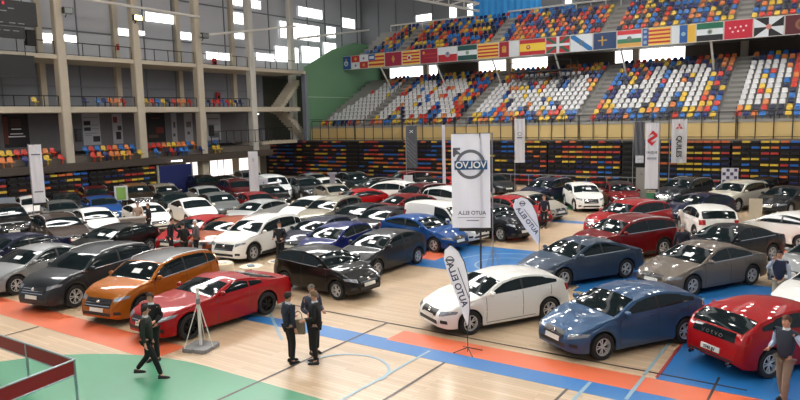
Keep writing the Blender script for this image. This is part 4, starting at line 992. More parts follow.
# ---------------------------------------------------------------- flags on the upper tier front
def cm(c): return mat('flag_%d_%d_%d' % c, S(*c), .75)
RED, YE, WH, BLU, GRN, BLK, CRI, GOLD = (178, 42, 52), (222, 186, 84), (206, 212, 218), (36, 84, 150), (28, 92, 76), (28, 30, 34), (150, 34, 62), (196, 150, 70)
NAV = (44, 66, 104)
def st_rows(cs): n = len(cs); return [('r', 0, 1, 1-(i+1)/n, 1-i/n, c) for i, c in enumerate(cs)]
def st_cols(cs): n = len(cs); return [('r', i/n, (i+1)/n, 0, 1, c) for i, c in enumerate(cs)]
FL = [
 ('blue flag with a white shield, first on the left end', [('r', 0, 1, 0, 1, BLU), ('d', .5, .45, .2, WH), ('d', .5, .42, .12, (120, 140, 170)), ('d', .5, .75, .08, GOLD)]),
 ('quartered red and white flag with castles and lions', [('r', 0, .5, .5, 1, RED), ('r', .5, 1, .5, 1, WH), ('r', 0, .5, 0, .5, WH), ('r', .5, 1, 0, .5, RED), ('d', .25, .75, .13, GOLD), ('d', .75, .25, .13, GOLD), ('d', .25, .25, .10, (130, 110, 150)), ('d', .75, .75, .10, (130, 110, 150))]),
 ('yellow and red striped flag with a blue corner', st_rows([YE, RED, YE, RED, YE, RED, YE])+[('r', 0, .42, .55, 1, BLU), ('r', .06, .36, .66, .86, WH)]),
 ('plain crimson flag with a small gold emblem', [('r', 0, 1, 0, 1, CRI), ('d', .5, .5, .14, GOLD), ('r', .46, .54, .25, .75, GOLD)]),
 ('yellow and red striped flag with a crest at its centre', st_rows([YE, RED, YE, RED, YE, RED, YE, RED, YE])+[('d', .4, .5, .2, WH), ('d', .4, .5, .12, RED)]),
 ('dark red rippled flag without stripes', [('r', 0, 1, 0, 1, (146, 30, 50)), ('r', .1, .9, .62, .68, (176, 60, 66)), ('r', .2, .95, .35, .40, (176, 60, 66)), ('d', .2, .75, .1, GOLD)]),
 ('white over red flag with a grey crest', st_rows([WH, RED])+[('d', .5, .5, .2, (150, 150, 160)), ('d', .5, .55, .1, (90, 110, 140))]),
 ('dark green and white flag with a small crest, left of the striped flag', st_rows([(30, 78, 76), WH, (30, 78, 76)])+[('d', .5, .5, .14, (120, 150, 130))]),
 ('yellow and red striped flag without any emblem', st_rows([YE, RED, YE, RED, YE, RED, YE, RED, YE])),
 ('half crimson half white flag with a castle', [('r', 0, .5, 0, 1, (150, 32, 48)), ('r', .5, 1, 0, 1, WH), ('r', .14, .36, .3, .55, GOLD), ('r', .14, .2, .55, .7, GOLD), ('r', .22, .28, .55, .75, GOLD), ('r', .3, .36, .55, .7, GOLD)]),
 ('red yellow red flag with a shield', [('r', 0, 1, .75, 1, RED), ('r', 0, 1, .25, .75, (226, 196, 70)), ('r', 0, 1, 0, .25, RED), ('d', .34, .5, .15, (170, 60, 50)), ('d', .34, .52, .08, (200, 170, 150))]),
 ('red flag with white cross and green saltire', [('r', 0, 1, 0, 1, RED), ('p', [(0, 0), (.1, 0), (1, .9), (1, 1), (.9, 1), (0, .1)], GRN), ('p', [(0, 1), (0, .9), (.9, 0), (1, 0), (1, .1), (.1, 1)], GRN), ('r', .44, .56, 0, 1, WH), ('r', 0, 1, .42, .58, WH)]),
 ('white flag with a light blue diagonal band', [('r', 0, 1, 0, 1, WH), ('p', [(0, 1), (0, .82), (.82, 0), (1, 0), (1, .18), (.18, 1)], (40, 110, 170)), ('d', .5, .5, .17, (90, 110, 130))]),
 ('dark blue flag with a gold cross', [('r', 0, 1, 0, 1, NAV), ('r', .36, .42, .2, .8, GOLD), ('r', .2, .6, .5, .58, GOLD)]),
 ('red white green and yellow striped flag with a crest', st_rows([(196, 50, 60), WH, (60, 120, 90), (206, 160, 90)])+[('d', .5, .5, .15, (110, 110, 110))]),
 ('yellow and red striped flag with a blue band on its left side', st_rows([YE, RED, YE, RED, YE, RED, YE, RED, YE])+[('r', 0, .22, 0, 1, BLU), ('r', .04, .16, .1, .3, (150, 170, 190)), ('r', .04, .16, .45, .6, (150, 170, 190)), ('r', .04, .16, .75, .9, (150, 170, 190))]),
 ('white blue and yellow vertical striped flag', st_cols([WH, (36, 84, 150), (214, 172, 70)])+[('d', .5, .5, .12, (140, 170, 190))]),
 ('green white and black flag with a round crest', st_rows([(28, 100, 76), WH, (34, 36, 40)])+[('d', .5, .5, .14, (130, 150, 140)), ('d', .5, .5, .07, (90, 80, 60))]),
 ('red flag with seven white stars', [('r', 0, 1, 0, 1, (184, 34, 56))]+[('s', .2+.19*i, .6+.02*i, .075, (235, 225, 230)) for i in range(4)]+[('s', .3+.19*i, .38+.02*i, .075, (235, 225, 230)) for i in range(3)]),
 ('black and white gyronny flag with a central crest', [('r', 0, 1, 0, 1, WH), ('p', [(0, 1), (.5, 1), (.5, .5)], BLK), ('p', [(1, 1), (1, .5), (.5, .5)], BLK), ('p', [(1, 0), (.5, 0), (.5, .5)], BLK), ('p', [(0, 0), (0, .5), (.5, .5)], BLK), ('d', .5, .5, .14, (190, 120, 110))]),
 ('dark maroon flag with a brown crest at the right edge', [('r', 0, 1, 0, 1, (84, 34, 42)), ('d', .55, .5, .3, (130, 90, 70)), ('d', .55, .5, .15, (96, 60, 60))]),
]
FY = [49.0, 46.84, 44.48, 42.26, 39.99, 37.73, 35.56, 33.29, 31.04, 28.72, 26.6, 23.96, 21.63, 19.57, 17.46, 15.36, 13.01, 11.08, 9.04, 6.94, 4.84, 2.8]
FY = [min(y, 47.9) if i else 48.3 for i, y in enumerate(FY)]
for i, (lab, des) in enumerate(FL):
    w_ = FY[i]-FY[i+1]-.10; h = 1.42
    t = empty('flag', (59.18, FY[i]-.05, 11.46), -PI/2, lab, 'flag', 'flags along the front of the upper tier')
    g = MB(); ms = []
    g.mi = 0; ms.append(cm(des[0][-1])); g.box(0, w_, 0, .03, 0, h)
    for k, d in enumerate(des):
        c = cm(d[-1])
        if c not in ms: ms.append(c)
        g.mi = ms.index(c); y = -.004*(1+k*.15)
        if d[0] == 'r': pl = [(d[1], d[3]), (d[2], d[3]), (d[2], d[4]), (d[1], d[4])]; pl = [(a*w_, b*h) for a, b in pl]
        elif d[0] == 'p': pl = [(a*w_, b*h) for a, b in d[1]]
        elif d[0] == 's': pl = [(d[1]*w_+d[3]*h*(1 if q % 2 == 0 else .42)*math.sin(PI*q/5), d[2]*h+d[3]*h*(1 if q % 2 == 0 else .42)*math.cos(PI*q/5)) for q in range(10)]
        else: pl = [(d[1]*w_+d[3]*h*math.cos(2*PI*q/16), d[2]*h+d[3]*h*math.sin(2*PI*q/16)) for q in range(16)]
        ar = sum(pl[q][0]*pl[(q+1) % len(pl)][1]-pl[(q+1) % len(pl)][0]*pl[q][1] for q in range(len(pl)))
        if ar < 0: pl = pl[::-1]
        g.add([(a, y, b) for a, b in pl], [tuple(range(len(pl)))])
    g.build('cloth', ms, t)
    f = MB(); f.box(-.04, w_+.04, -.01, .02, -.05, 0).box(-.04, w_+.04, -.01, .02, h, h+.05).box(-.04, 0, -.01, .02, 0, h).box(w_, w_+.04, -.01, .02, 0, h)
    f.build('frame', mat('flag_frame', S(196, 190, 186), .6), t)
for y, lab in ((29.6, 'first'), (23.2, 'second'), (17.2, 'third'), (10, 'fourth'), (36, 'fifth'), (43, 'sixth')):
    m = MB(); m.bar((59.4, y, 11.5), (61.5, y, 9.0+.0), .09); m.build('wall_right_strut', WHITE, **st)
# TV scaffold in the lower tier
t = empty('scaffold', (59.4, 24.6, 8.4), 0, 'dark tube scaffold platform standing among the lower tier seats', 'scaffold')
for x in (-.1, 1.6):
    for y in (-3, -1, 1, 3): MB().bar((x, y, -.55 if x < 1 else .1), (x, y, 2.4), .03).build('upright', RAILM, t)
for z in (.9, 1.6, 2.4):
    for x in (-.1, 1.6): MB().bar((x, -3, z), (x, 3, z), .03).build('ledger', RAILM, t)
for y in (-3, -1, 1): MB().bar((-.1, y, .2), (-.1, y+2, 1.6), .022).build('brace', RAILM, t)
MB().box(-.15, 1.65, -3.05, 3.05, 1.5, 1.57).build('deck', mat('deck_dark', S(60, 56, 56), .8), t)
MB().rbox(-.04, .04, -.6, .6, 0, .32, .01).build('cloth', mat('banner_light_blue', S(60, 150, 215), .8), None, loc=(66.9, 17.8, 17.05), label='small light blue banner tied to the rail above the upper seats', cat='banner')

# ---------------------------------------------------------------- banners and stands
def los(x, y): return math.atan2(y, x)
BW = mat('banner_white', S(232, 232, 240), .75)
def see_through(m_, f):
    nt = m_.node_tree; b = nt.nodes['Principled BSDF']; o = nt.nodes['Material Output']; tr = nt.nodes.new('ShaderNodeBsdfTranslucent'); mx = nt.nodes.new('ShaderNodeMixShader')
    tr.inputs['Color'].default_value = b.inputs['Base Color'].default_value; mx.inputs['Fac'].default_value = f
    nt.links.new(b.outputs['BSDF'], mx.inputs[1]); nt.links.new(tr.outputs['BSDF'], mx.inputs[2]); nt.links.new(mx.outputs['Shader'], o.inputs['Surface'])
see_through(BW, .45)
def cloth(x0, x1, z0, z1, amp=.02, y=0., nx=12, nz=14):
    g = MB(); P = []
    for i in range(nx+1):
        u = i/nx; P.append([(x0+(x1-x0)*u, y+amp*math.sin(u*14+j*.2)+amp*.6*math.sin(j*.9+u*3), z0+(z1-z0)*j/nz) for j in range(nz+1)])
    g.grid(P); return g
def tx(parent, s, size, m_, x, z, rot=0., mirror=False, y=-.03, sx=1.):
    return text('lettering', s, size, m_, parent, Matrix.Translation((x, y, z)) @ Matrix.Rotation(PI/2, 4, 'X') @ Matrix.Rotation(rot, 4, 'Z'), mirror, .003, sx)
POLE = mat('pole_grey', S(150, 150, 156), .4, .4); DPOLE = mat('pole_dark', S(60, 60, 66), .4, .4)
INKG = mat('ink_grey', S(96, 98, 108), .7); INKB = mat('ink_navy', S(40, 52, 84), .7)
def cross_base(t, r_=.35, m_=DPOLE, n=4):
    for k in range(n):
        a = 2*PI*k/n+.4; MB().bar((0, 0, .05), (r_*math.cos(a), r_*math.sin(a), .015), .014).build('base_arm', m_, t)
def pole_banner(x, y, h, x0, x1, z0, z1, label, m_=BW, amp=.02, tilt=0., pm=POLE, arm=True):
    t = empty('pole_banner', (x, y, 0), los(x, y)-PI/2+tilt, label, 'banner')
    MB().bar((0, .03, 0), (0, .03, h), .022, 8).build('pole', pm, t)
    if arm: MB().bar((min(x0, 0), .03, z1), (max(x1, 0), .03, z1), .014).build('top_arm', pm, t)
    cloth(x0, x1, z0, z1, amp).build('cloth', m_, t, True); cross_base(t, .4, pm)
    return t
t = pole_banner(17.95, 36.24, 4.95, 0.03, .62, 1.78, 4.9, 'tall narrow white banner on a pole at the far left above the cars')

for z in (4.35, 2.35): MB().box(.12, .54, -.04, -.03, z, z+.06).build('small_print', INKG, t)
MB().rbox(0, .66, -.03, .05, 1.66, 1.78, .01).build('hem_bar', TRIM, t)
t = pole_banner(31.26, 33.87, 3.9, -.02, .62, 1.05, 3.85, 'tall narrow white banner on a pole left of the white van by the doors', amp=.01)
m = MB(); [m.bar((.3-.08, -.03, z), (.3+.08, -.03, z), .012) for z in (3.2, 3.28, 3.36)]; m.build('emblem', INKG, t)
t = empty('roll_up', (33.9, 35.3, 0), los(35.2, 35.9)-PI/2, 'small white roll-up banner beside the white van', 'banner')
cloth(-.32, .32, .12, 1.75, .004).build('sheet', BW, t, True); MB().rbox(-.38, .38, -.09, .09, 0, .12).build('base', ALLOY, t); MB().bar((-.33, 0, 1.76), (.33, 0, 1.76), .015).build('top_bar', ALLOY, t)
m = MB(); m.bar((-.06, -.02, 1.45), (.06, -.02, 1.5), .015).bar((.06, -.02, 1.5), (-.02, -.02, 1.36), .015); m.build('emblem', INKG, t)
t = empty('display_pedestal', (36.9, 31.3, 0), los(37, 31.5)-PI/2, 'grey tapered display pedestal with a white foot among the far cars', 'stand')
m = MB(); m.prism([(-.2, -.15), (.2, -.15), (.2, .15), (-.2, .15)], .45, 1.9); m.build('column', mat('pedestal_grey', S(140, 134, 144), .6), t); MB().rbox(-.34, .34, -.2, .2, 1.9, 2.05).build('top', mat('pedestal_grey', S(140, 134, 144), .6), t)
MB().rbox(-.3, .3, -.24, .24, 0, .45).build('foot', BW, t)
t = pole_banner(41.37, 27.79, 5.35, .02, .85, 2.1, 5.3, 'dark grey banner with a chequer pattern in front of the right stand', mat('banner_dark', S(72, 74, 80), .7), .02)
m = MB(); [m.bar((.1+.2*i, -.035, 4.4-.22*i-.3*j), (.3+.2*i, -.035, 4.2-.22*i-.3*j), .015) for i in range(3) for j in range(6)]; m.build('chequer_lines', mat('ink_silver', S(126, 128, 136), .6), t)
m = MB(); m.bar((.3, -.035, 4.75), (.55, -.035, 4.95), .02).bar((.3, -.035, 4.95), (.55, -.035, 4.75), .02); m.build('emblem', BW, t)
t = pole_banner(40.33, 24.01, 5.35, 0.0, .22, 1.15, 5.3, 'slim white banner seen nearly edge on, left of the big round-emblem banner', amp=.03)
# the big VOLVO banner, seen from behind (its writing is mirrored)
t = empty('pole_banner', (21.15, 11.03, 0), los(21.15, 11.03)-PI/2, 'biggest white banner in the hall, with a round arrow emblem and mirrored writing', 'banner')
MB().bar((0, .06, 0), (0, .06, 5.25), .035, 8).build('pole', DPOLE, t); MB().bar((-1.02, .05, 5.22), (.36, .05, 5.22), .018).build('top_arm', DPOLE, t)
cloth(-1.02, .36, 1.82, 5.22, .022, 0, 24, 20).build('cloth', BW, t, True); MB().rbox(-.78, .42, -.02, .06, 1.70, 1.82, .01).build('hem_bar', TRIM, t); cross_base(t, .45)
m = MB(); R1, R2 = .53, .42; n = 40; cx_, cz_ = -.34, 4.13
m.add([(cx_+R1*math.cos(2*PI*k/n), -.055, cz_+R1*math.sin(2*PI*k/n)) for k in range(n)]+[(cx_+R2*math.cos(2*PI*k/n), -.065, cz_+R2*math.sin(2*PI*k/n)) for k in range(n)]+[(cx_+R1*math.cos(2*PI*k/n), -.035, cz_+R1*math.sin(2*PI*k/n)) for k in range(n)], [(k, (k+1) % n, (k+1) % n+n, k+n) for k in range(n)]+[(k, (k+1) % n, (k+1) % n+2*n, k+2*n) for k in range(n)])
m.add([(cx_-.30, -.06, cz_+.36), (cx_-.56, -.06, cz_+.58), (cx_-.60, -.06, cz_+.28), (cx_-.50, -.06, cz_+.36)], [(0, 1, 2, 3)]); m.box(cx_-.62, cx_-.36, -.06, -.045, cz_+.52, cz_+.60); m.box(cx_-.62, cx_-.54, -.06, -.045, cz_+.28, cz_+.60)
m.build('ring_emblem', mat('ring_grey', S(112, 114, 122), .45, .3), t)
m = MB(); m.box(cx_-.57, cx_+.60, -.085, -.065, cz_-.19, cz_+.13); m.build('name_bar', mat('bar_blue', S(36, 86, 132), .5), t)
tx(t, 'VOLVO', .33, PAPER, cx_+.01, cz_-.03, 0, True, -.092, 1.0)
tx(t, 'AUTO ELLA', .19, INKG, -.30, 2.37, 0, True, -.045, 1.0)
m = MB(); m.box(-.82, .18, -.045, -.035, 2.20, 2.215).box(-.5, -.05, -.045, -.035, 2.08, 2.11); m.build('small_print', INKG, t)
t = empty('flag_pole', (22.36, 11.15, 0), .5, 'bare grey telescopic pole on a small tripod right of the big round-emblem banner', 'pole')
MB().bar((0, 0, .3), (0, 0, 5.2), .024, 8).build('pole', POLE, t); MB().bar((0, 0, 5.2), (-.4, .3, 5.2), .014).build('top_arm', POLE, t)
for k in range(3): a = 2*PI*k/3; MB().bar((0, 0, .85), (.38*math.cos(a), .38*math.sin(a), .015), .014).build('leg', POLE, t)
t = pole_banner(45.06, 20.62, 5.65, -.02, .72, 2.4, 5.6, 'white banner hanging high on a pole right of the big round-emblem banner')
MB().box(.15, .55, -.045, -.03, 4.2, 4.27).build('small_print', INKG, t); m = MB(); m.lathe([(.12, 0), (.15, 0)], 16, 'y', (.35, -.04, 4.5)); m.build('emblem', INKG, t)
# feather flags
def feather(x, y, pts, tilt, label, axis, sc):
    t = empty('feather_flag', (x, y, 0), los(x, y)-PI/2+tilt, label, 'flag')
    n = len(pts)//2; L_ = pts[:n]; R2_ = pts[n:][::-1]
    g = MB(); P = []
    for a, b in zip(L_, R2_): P.append([(a[0]+(b[0]-a[0])*k/6, .012*math.sin(k*1.3+a[1]*4), a[1]+(b[1]-a[1])*k/6) for k in range(7)])
    g.grid(P); g.build('cloth', BW, t, True)
    MB().tube([(0, .01, 0), (0, .01, R2_[-1][1])]+[(q[0]+.01, .01, q[1]) for q in R2_[::-1]]+[(L_[0][0], .01, L_[0][1])], .011, 6).build('pole', DPOLE, t)
    for k in range(4): a = PI/2*k+.3; MB().bar((0, 0, .12), (.38*math.cos(a), .38*math.sin(a), .012), .012).build('base_arm', DPOLE, t)
    (ax, az), rot = axis
    tx(t, 'AUTO ELLA', .22*sc, INKB, ax, az, rot, True, -.03)
    m = MB(); d = Vector((math.cos(rot), math.sin(rot))); nn = Vector((-d.y, d.x)); q = Vector((ax, az))+nn*-.16*sc*-1
    a = q-d*.4*sc; b = q+d*.4*sc; m.bar((a.x, -.028, a.y), (b.x, -.028, b.y), .012*sc); m.build('small_print', INKG, t)
    c = Vector((ax, az))+Vector((-.17, .62))*sc; m = MB(); m.lathe([(.075*sc, 0), (.10*sc, 0)], 16, 'y', (c.x, -.03, c.y)); m.box(c.x-.11*sc, c.x+.11*sc, -.035, -.03, c.y-.025*sc, c.y+.025*sc); m.build('emblem', INKG, t)
    return t
feather(14.02, 7.7, [(-.40, 2.70), (-.54, 2.58), (-.56, 2.35), (-.48, 2.05), (-.30, 1.54), (-.12, .98), (.01, .66),   (.02, .70), (.05, 1.10), (.04, 1.65), (.0, 1.98), (-.07, 2.28), (-.20, 2.54), (-.36, 2.69)], 0, 'tall white feather flag standing in front of the white hatchback', ((-.24, 1.72), -1.24), 1.0)
feather(25.38, 10.54, [(-.72, 2.50), (-.98, 2.36), (-1.06, 2.10), (-.92, 1.76), (-.55, 1.18), (-.20, .72), (-.03, .50),   (-.02, .54), (.0, .80), (-.01, 1.30), (-.10, 1.76), (-.28, 2.18), (-.48, 2.40), (-.70, 2.50)], 0, 'white feather flag behind the blue court, left of the slate blue sedan', ((-.48, 1.52), -.92), 1.15)
# banners on the right
t = pole_banner(45.42, 12.22, 5.3, .06, .72, 3.0, 5.25, 'grey bunched banner with a white foot left of the red S banner', mat('banner_grey', S(88, 88, 94), .7), .05)
cloth(.16, .68, 2.5, 3.0, .02).build('white_hem', BW, t, True)
t = empty('pole_banner', (37.35, 8.65, 0), los(37.35, 8.65)-PI/2, 'white banner with a red S shaped emblem on a pole behind the red SUV', 'banner')
MB().bar((0, .03, 0), (0, .03, 5.35), .022, 8).build('pole', POLE, t); MB().bar((-.72, .03, 5.28), (0, .03, 5.28), .014).build('top_arm', POLE, t)
cloth(-.72, -.05, 1.7, 5.26, .03).build('cloth', BW, t, True); cross_base(t, .4, POLE)
SR = mat('emblem_red', S(196, 30, 38), .6)
m = MB(); K_ = [(-.28, .22), (.0, .45), (.27, .22), (.27, .12), (-.02, -.08), (.10, -.08), (.27, .04), (.27, -.10)]
sp = [(-.24, .10), (.02, .44), (.26, .20), (.26, .08), (-.10, -.16), (.02, -.24), (.24, -.10), (-.02, -.44), (-.26, -.20), (-.26, -.08), (.10, .16), (-.02, .24)]
sp = [(a*.95-.37, b*.95+4.45) for a, b in sp]; ar = sum(sp[q][0]*sp[(q+1) % 12][1]-sp[(q+1) % 12][0]*sp[q][1] for q in range(12))
sp = sp if ar > 0 else sp[::-1]; n = 12
m.add([(a, -.055, b) for a, b in sp]+[(a, -.035, b) for a, b in sp], [tuple(range(n))]+[(i, i+n, (i+1) % n+n, (i+1) % n) for i in range(n)]); m.build('emblem', SR, t)
tx(t, 'SUZUKI', .16, INKB, -.38, 3.68, 0, True, -.045); MB().box(-.62, -.14, -.045, -.035, 3.3, 3.42).build('small_print', mat('ink_pale', S(150, 154, 168), .7), t)
t = pole_banner(50.9, 11.1, 5.32, .12, 1.15, 2.15, 5.3, 'white banner with three red diamonds and black vertical lettering before the right stand', amp=.03)
m = MB()
for a in (90, 210, 330):
    c, s_ = math.cos(math.radians(a)), math.sin(math.radians(a)); q = [(0, 0), (.13*c-.075*s_, .13*s_+.075*c), (.27*c, .27*s_), (.13*c+.075*s_, .13*s_-.075*c)]
    m.add([(.62+u, -.05, 4.75+v) for u, v in q], [(0, 3, 2, 1)]); m.add([(.62+u, -.04, 4.75+v) for u, v in q], [(0, 1, 2, 3)])
m.build('emblem', SR, t)
tx(t, 'QUILES', .48, mat('ink_black', S(28, 28, 34), .7), .62, 3.35, -PI/2, False, -.06)
t = empty('totem', (42.9, 11.0, 0), los(44.1, 11.3)-PI/2, 'tall grey totem slab with a faint three diamond mark between the poles', 'totem')
MB().rbox(-.32, .32, -.08, .08, 0, 2.4, .02).build('slab', mat('totem_grey', S(150, 144, 138), .6), t); MB().rbox(-.42, .42, -.2, .2, 0, .06).build('foot', INKG, t)
m = MB()
for a in (90, 210, 330): c, s_ = math.cos(math.radians(a)), math.sin(math.radians(a)); m.bar((.0, -.085, 2.0), (.12*c, -.085, 2.0+.12*s_), .02, 4)
m.build('emblem', INKG, t)
t = empty('notice_board', (48.6, 6.75, .0), los(48.6, 6.75)-PI/2, 'white notice board with a chequered photo grid before the right stand', 'board')
MB().rbox(-.50, .50, -.02, .02, 1.0, 2.05, .01).build('board', BW, t); g = MB()
for i in range(4):
    for j in range(4):
        if (i+j) % 2 == 0: g.box(-.44+.23*i, -.25+.23*i, -.03, -.02, 1.06+.25*j, 1.26+.25*j)
g.build('photos', mat('ink_purple', S(84, 72, 110), .7), t)
for s_ in (-.4, .4): MB().bar((s_, 0, 0), (s_, 0, 1.0), .02).build('leg', DPOLE, t)
def board(x, y, w_, z0, z1, m_, label, name='price_board', face=None):
    t = empty(name, (x, y, 0), (los(x, y)-PI/2) if face is None else face, label, 'board')
    MB().rbox(-w_/2, w_/2, -.015, .015, z0, z1, .005).build('panel', m_, t); MB().rbox(-.2, .2, -.15, .15, 0, .05).build('foot', DPOLE, t); MB().bar((0, .03, 0), (0, .03, z1-.05), .018).build('post', DPOLE, t)
    return t
t = board(26.2, 41.0, .85, .75, 1.75, BW, 'standing green and white sign between the maroon and black SUVs', 'sign_stand'); MB().box(-.30, .30, -.025, -.015, .8, 1.65).build('green_print', mat('sign_green', S(120, 160, 80), .7), t)
board(18.6, 40.6, .95, 1.2, 1.8, mat('board_grey', S(150, 160, 170), .7), 'pale grey board standing above the black SUV at the far left')
board(38.3, 25.6, .62, 1.05, 1.9, mat('board_pale', S(190, 190, 196), .7), 'small pale board above the dark cars left of the white van')
board(38.7, 4.1, .62, 0, 1.25, mat('board_tan', S(190, 180, 160), .7), 'tan box shaped counter left of the white small hatchback', 'reception_counter')
# mast stand in front of the sports car
t = empty('mast_stand', (10.72, 13.75, 0), .3, 'thin white mast on a grey weighted base with three stays, by the red sports car', 'stand')
GB = mat('ballast_grey', S(132, 132, 134), .6)
for a in (0, 90, 180, 270): c, s_ = math.cos(math.radians(a+45)), math.sin(math.radians(a+45)); MB().rbox(.24*c-.19, .24*c+.19, .24*s_-.19, .24*s_+.19, 0, .10, .06).build('ballast_block', GB, t)
MB().bar((0, 0, .1), (0, 0, 1.62), .038, 8).build('mast', WHITE, t)
for a in (20, 140, 260): c, s_ = math.cos(math.radians(a)), math.sin(math.radians(a)); MB().bar((.42*c, .42*s_, .1), (0, 0, 1.28), .013).build('stay', WHITE, t)
MB().bar((-.38, -.1, 1.62), (.42, .15, 1.60), .016).build('cross_arm', WHITE, t); MB().rbox(-.05, .05, -.05, .05, 1.2, 1.34, .02).build('collar', GB, t)
# red barrier at the lower left
t = empty('barrier', (7.13, 13.3, 0), 0, 'red panel barrier with aluminium frame at the bottom left corner', 'barrier')
RP = mat('barrier_red', S(150, 26, 34), .5); AL = mat('aluminium', S(180, 184, 192), .35, .7)
def bpanel(a, b, z0=.63, z1=.95):
    d = Vector((b[0]-a[0], b[1]-a[1], 0)); n = Vector((-d.y, d.x, 0)).normalized()*.012; A, B_ = Vector((*a, 0)), Vector((*b, 0)); g = MB()
    g.add([A+n+Vector((0, 0, z0)), A-n+Vector((0, 0, z0)), B_-n+Vector((0, 0, z0)), B_+n+Vector((0, 0, z0)), A+n+Vector((0, 0, z1)), A-n+Vector((0, 0, z1)), B_-n+Vector((0, 0, z1)), B_+n+Vector((0, 0, z1))], [(0, 3, 2, 1), (4, 5, 6, 7), (0, 1, 5, 4), (1, 2, 6, 5), (2, 3, 7, 6), (3, 0, 4, 7)])
    g.build('panel', RP, t)
    for z in (z0, z1): MB().bar(A+Vector((0, 0, z)), B_+Vector((0, 0, z)), .022, 6).build('frame_rail', AL, t)
bpanel((0, 0), (.0, 3.9)); bpanel((0, 0), (-2.0, -.3)); bpanel((-2.0, -.3), (-2.0, 3.9))
for p_ in ((0, 0), (0, 2.0), (0, 3.9), (-2.0, -.3), (-2.0, 3.9)): MB().bar((*p_, 0), (*p_, .97), .03, 8).build('post', AL, t)
# tables, counter
TT = mat('table_cream', S(226, 214, 190), .7); TC = mat('tablecloth_cream', S(222, 206, 180), .85, noise=.08, nscale=9)
def table(x, y, rz, label, skirt):
    t = empty('table', (x, y, 0), rz, label, 'table')
    if skirt:
        m = MB(); m.lathe([(.45, .72), (.47, .70), (.50, .4), (.54, .02)], 28, 'z'); m.lathe([(.001, .725), (.45, .72)], 28, 'z'); m.build('tablecloth', TC, t, True)
    else:
        MB().lathe([(.001, .74), (.42, .74), (.42, .71), (.001, .71)], 28, 'z').build('table_top', TT, t, False); MB().bar((0, 0, .03), (0, 0, .71), .035, 8).build('leg', DPOLE, t); MB().lathe([(.001, .03), (.26, .03), (.27, 0)], 20, 'z').build('foot', DPOLE, t)
    return t
table(15.9, 19.0, 0, 'round table with a cream floor length cloth behind the orange SUV', True)
table(16.0, 17.5, 0, 'small round cream table on a dark leg behind the red sports car', False)
table(17.1, 17.2, 0, 'small round cream table covered with leaflets by the black small hatchback', False)
BR = mat('leaflet_blue', S(120, 140, 160), .6)
for k, (x, y, z) in enumerate(((17.0, 17.3, .742), (17.2, 17.1, .742), (16.0, 17.5, .742), (15.9, 18.9, .727))):
    MB().box(-.15, .15, -.11, .11, 0, .02+.01*k).build('leaflet_stack', [BR, PAPER][k % 2], None, loc=(x, y, z), rz=.5*k, label='%s stack of leaflets lying on the %s' % (['blue', 'white', 'grey blue', 'white'][k], ['leaflet table beside the white stack', 'leaflet table beside the blue stack', 'middle cream table', 'cloth covered table'][k]), cat='leaflets')
MB().lathe([(.001, 0), (.07, 0), (.08, .2), (.05, .25), (.03, .33), (.001, .34)], 14, 'z').build('table_lamp', mat('lamp_glow', (1, .55, .22), .5, emit=6), None, True, loc=(15.75, 19.15, .727), label='glowing orange table lamp on the cloth covered table', cat='lamp')
t = empty('reception_counter', (20.3, 30.9, 0), los(20.3, 30.9)-PI/2, 'dark grey reception counter with two people behind it', 'counter'); MB().rbox(-.62, .62, -.3, .3, 0, .98, .04).build('body', mat('counter_grey', S(116, 110, 108), .6), t); MB().rbox(-.68, .68, -.34, .34, .98, 1.04, .04).build('worktop', mat('counter_top', S(150, 144, 140), .5), t)

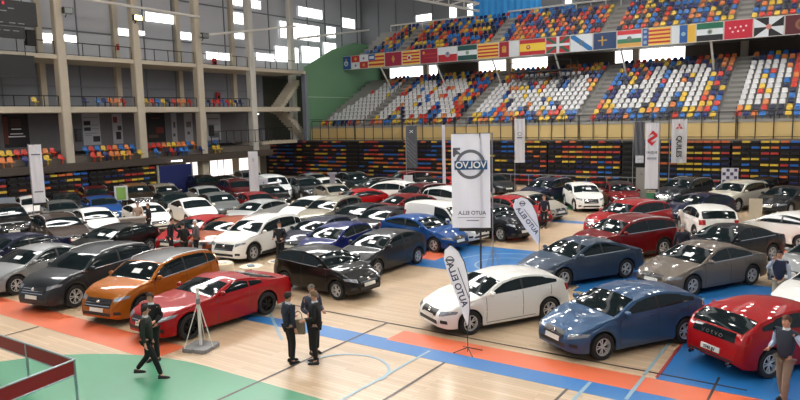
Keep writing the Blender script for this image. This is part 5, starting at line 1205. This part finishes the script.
# ---------------------------------------------------------------- cars
for i, (x, y, h, t_, p_, lab) in enumerate(CARS):
    r_, K = make_car(x, y, h, t_, p_, lab, i)
    if i == 2:
        put('tailgate_panel', TG[0], r_)
        hl = K['hl']
        text('plate_number', '5743 JJV', .095, mat('ink_black', S(28, 28, 34), .7), r_, Matrix.Translation((-hl-.035, 0, .557)) @ Matrix.Rotation(-PI/2, 4, 'Z') @ Matrix.Rotation(PI/2, 4, 'X'), False, .003)
        text('tailgate_lettering', 'V O L V O', .11, CHROME, r_, Matrix.Translation((-hl+.045, 0, .90)) @ Matrix.Rotation(-PI/2, 4, 'Z') @ Matrix.Rotation(PI/2-.25, 4, 'X'), False, .004, 1.2)
        for s_ in (.52, -.52): MB().lathe([(.045, -.09), (.05, 0), (.04, 0), (.035, -.08)], 14, 'x', (-hl+.02, s_, .33)).build('exhaust_tip', CHROME, r_, True)

# ---------------------------------------------------------------- camera and light
cam = bpy.data.cameras.new('camera'); co = bpy.data.objects.new('camera', cam); C.objects.link(co)
pitch, roll, yaw = .121644602, -.0239957393, .602290051
cy_, sy_, cp_, sp_ = math.cos(yaw), math.sin(yaw), math.cos(pitch), math.sin(pitch)
fw = Vector((cy_*cp_, sy_*cp_, -sp_)); r0 = Vector((sy_, -cy_, 0)); u0 = r0.cross(fw)
rr = r0*math.cos(roll)+u0*math.sin(roll); uu = -r0*math.sin(roll)+u0*math.cos(roll)
M = Matrix((( rr.x, uu.x, -fw.x), (rr.y, uu.y, -fw.y), (rr.z, uu.z, -fw.z))).to_4x4(); M.translation = (0, 0, 5.8)
co.matrix_world = M; cam.sensor_width = 36; cam.lens = 662.445*36/800; cam.clip_end = 300; cam.clip_start = .1
bpy.context.scene.camera = co
w = bpy.data.worlds.new('World'); bpy.context.scene.world = w; w.use_nodes = True
bg = w.node_tree.nodes['Background']; bg.inputs['Color'].default_value = (.86, .92, 1, 1); bg.inputs['Strength'].default_value = .36
def area(name, loc, aim, sx_, sy2, power, col):
    l = bpy.data.lights.new(name, 'AREA'); l.shape = 'RECTANGLE'; l.size = sx_; l.size_y = sy2; l.energy = power; l.color = col
    o = bpy.data.objects.new(name, l); C.objects.link(o); o.location = loc
    o.rotation_euler = (Vector(aim)-Vector(loc)).to_track_quat('-Z', 'Y').to_euler(); return o
area('window_daylight', (28, 36, 20), (14, 10, 0), 30, 3, 7500, (1, .98, .95))  # added light hung inside the hall, standing in for the left windows
sc = bpy.context.scene
sc.view_settings.view_transform = 'Standard'; sc.view_settings.look = 'None'; sc.view_settings.gamma = 1; sc.view_settings.exposure = 0.1
sc.view_settings.use_curve_mapping = False
sc.cycles.max_bounces = 6
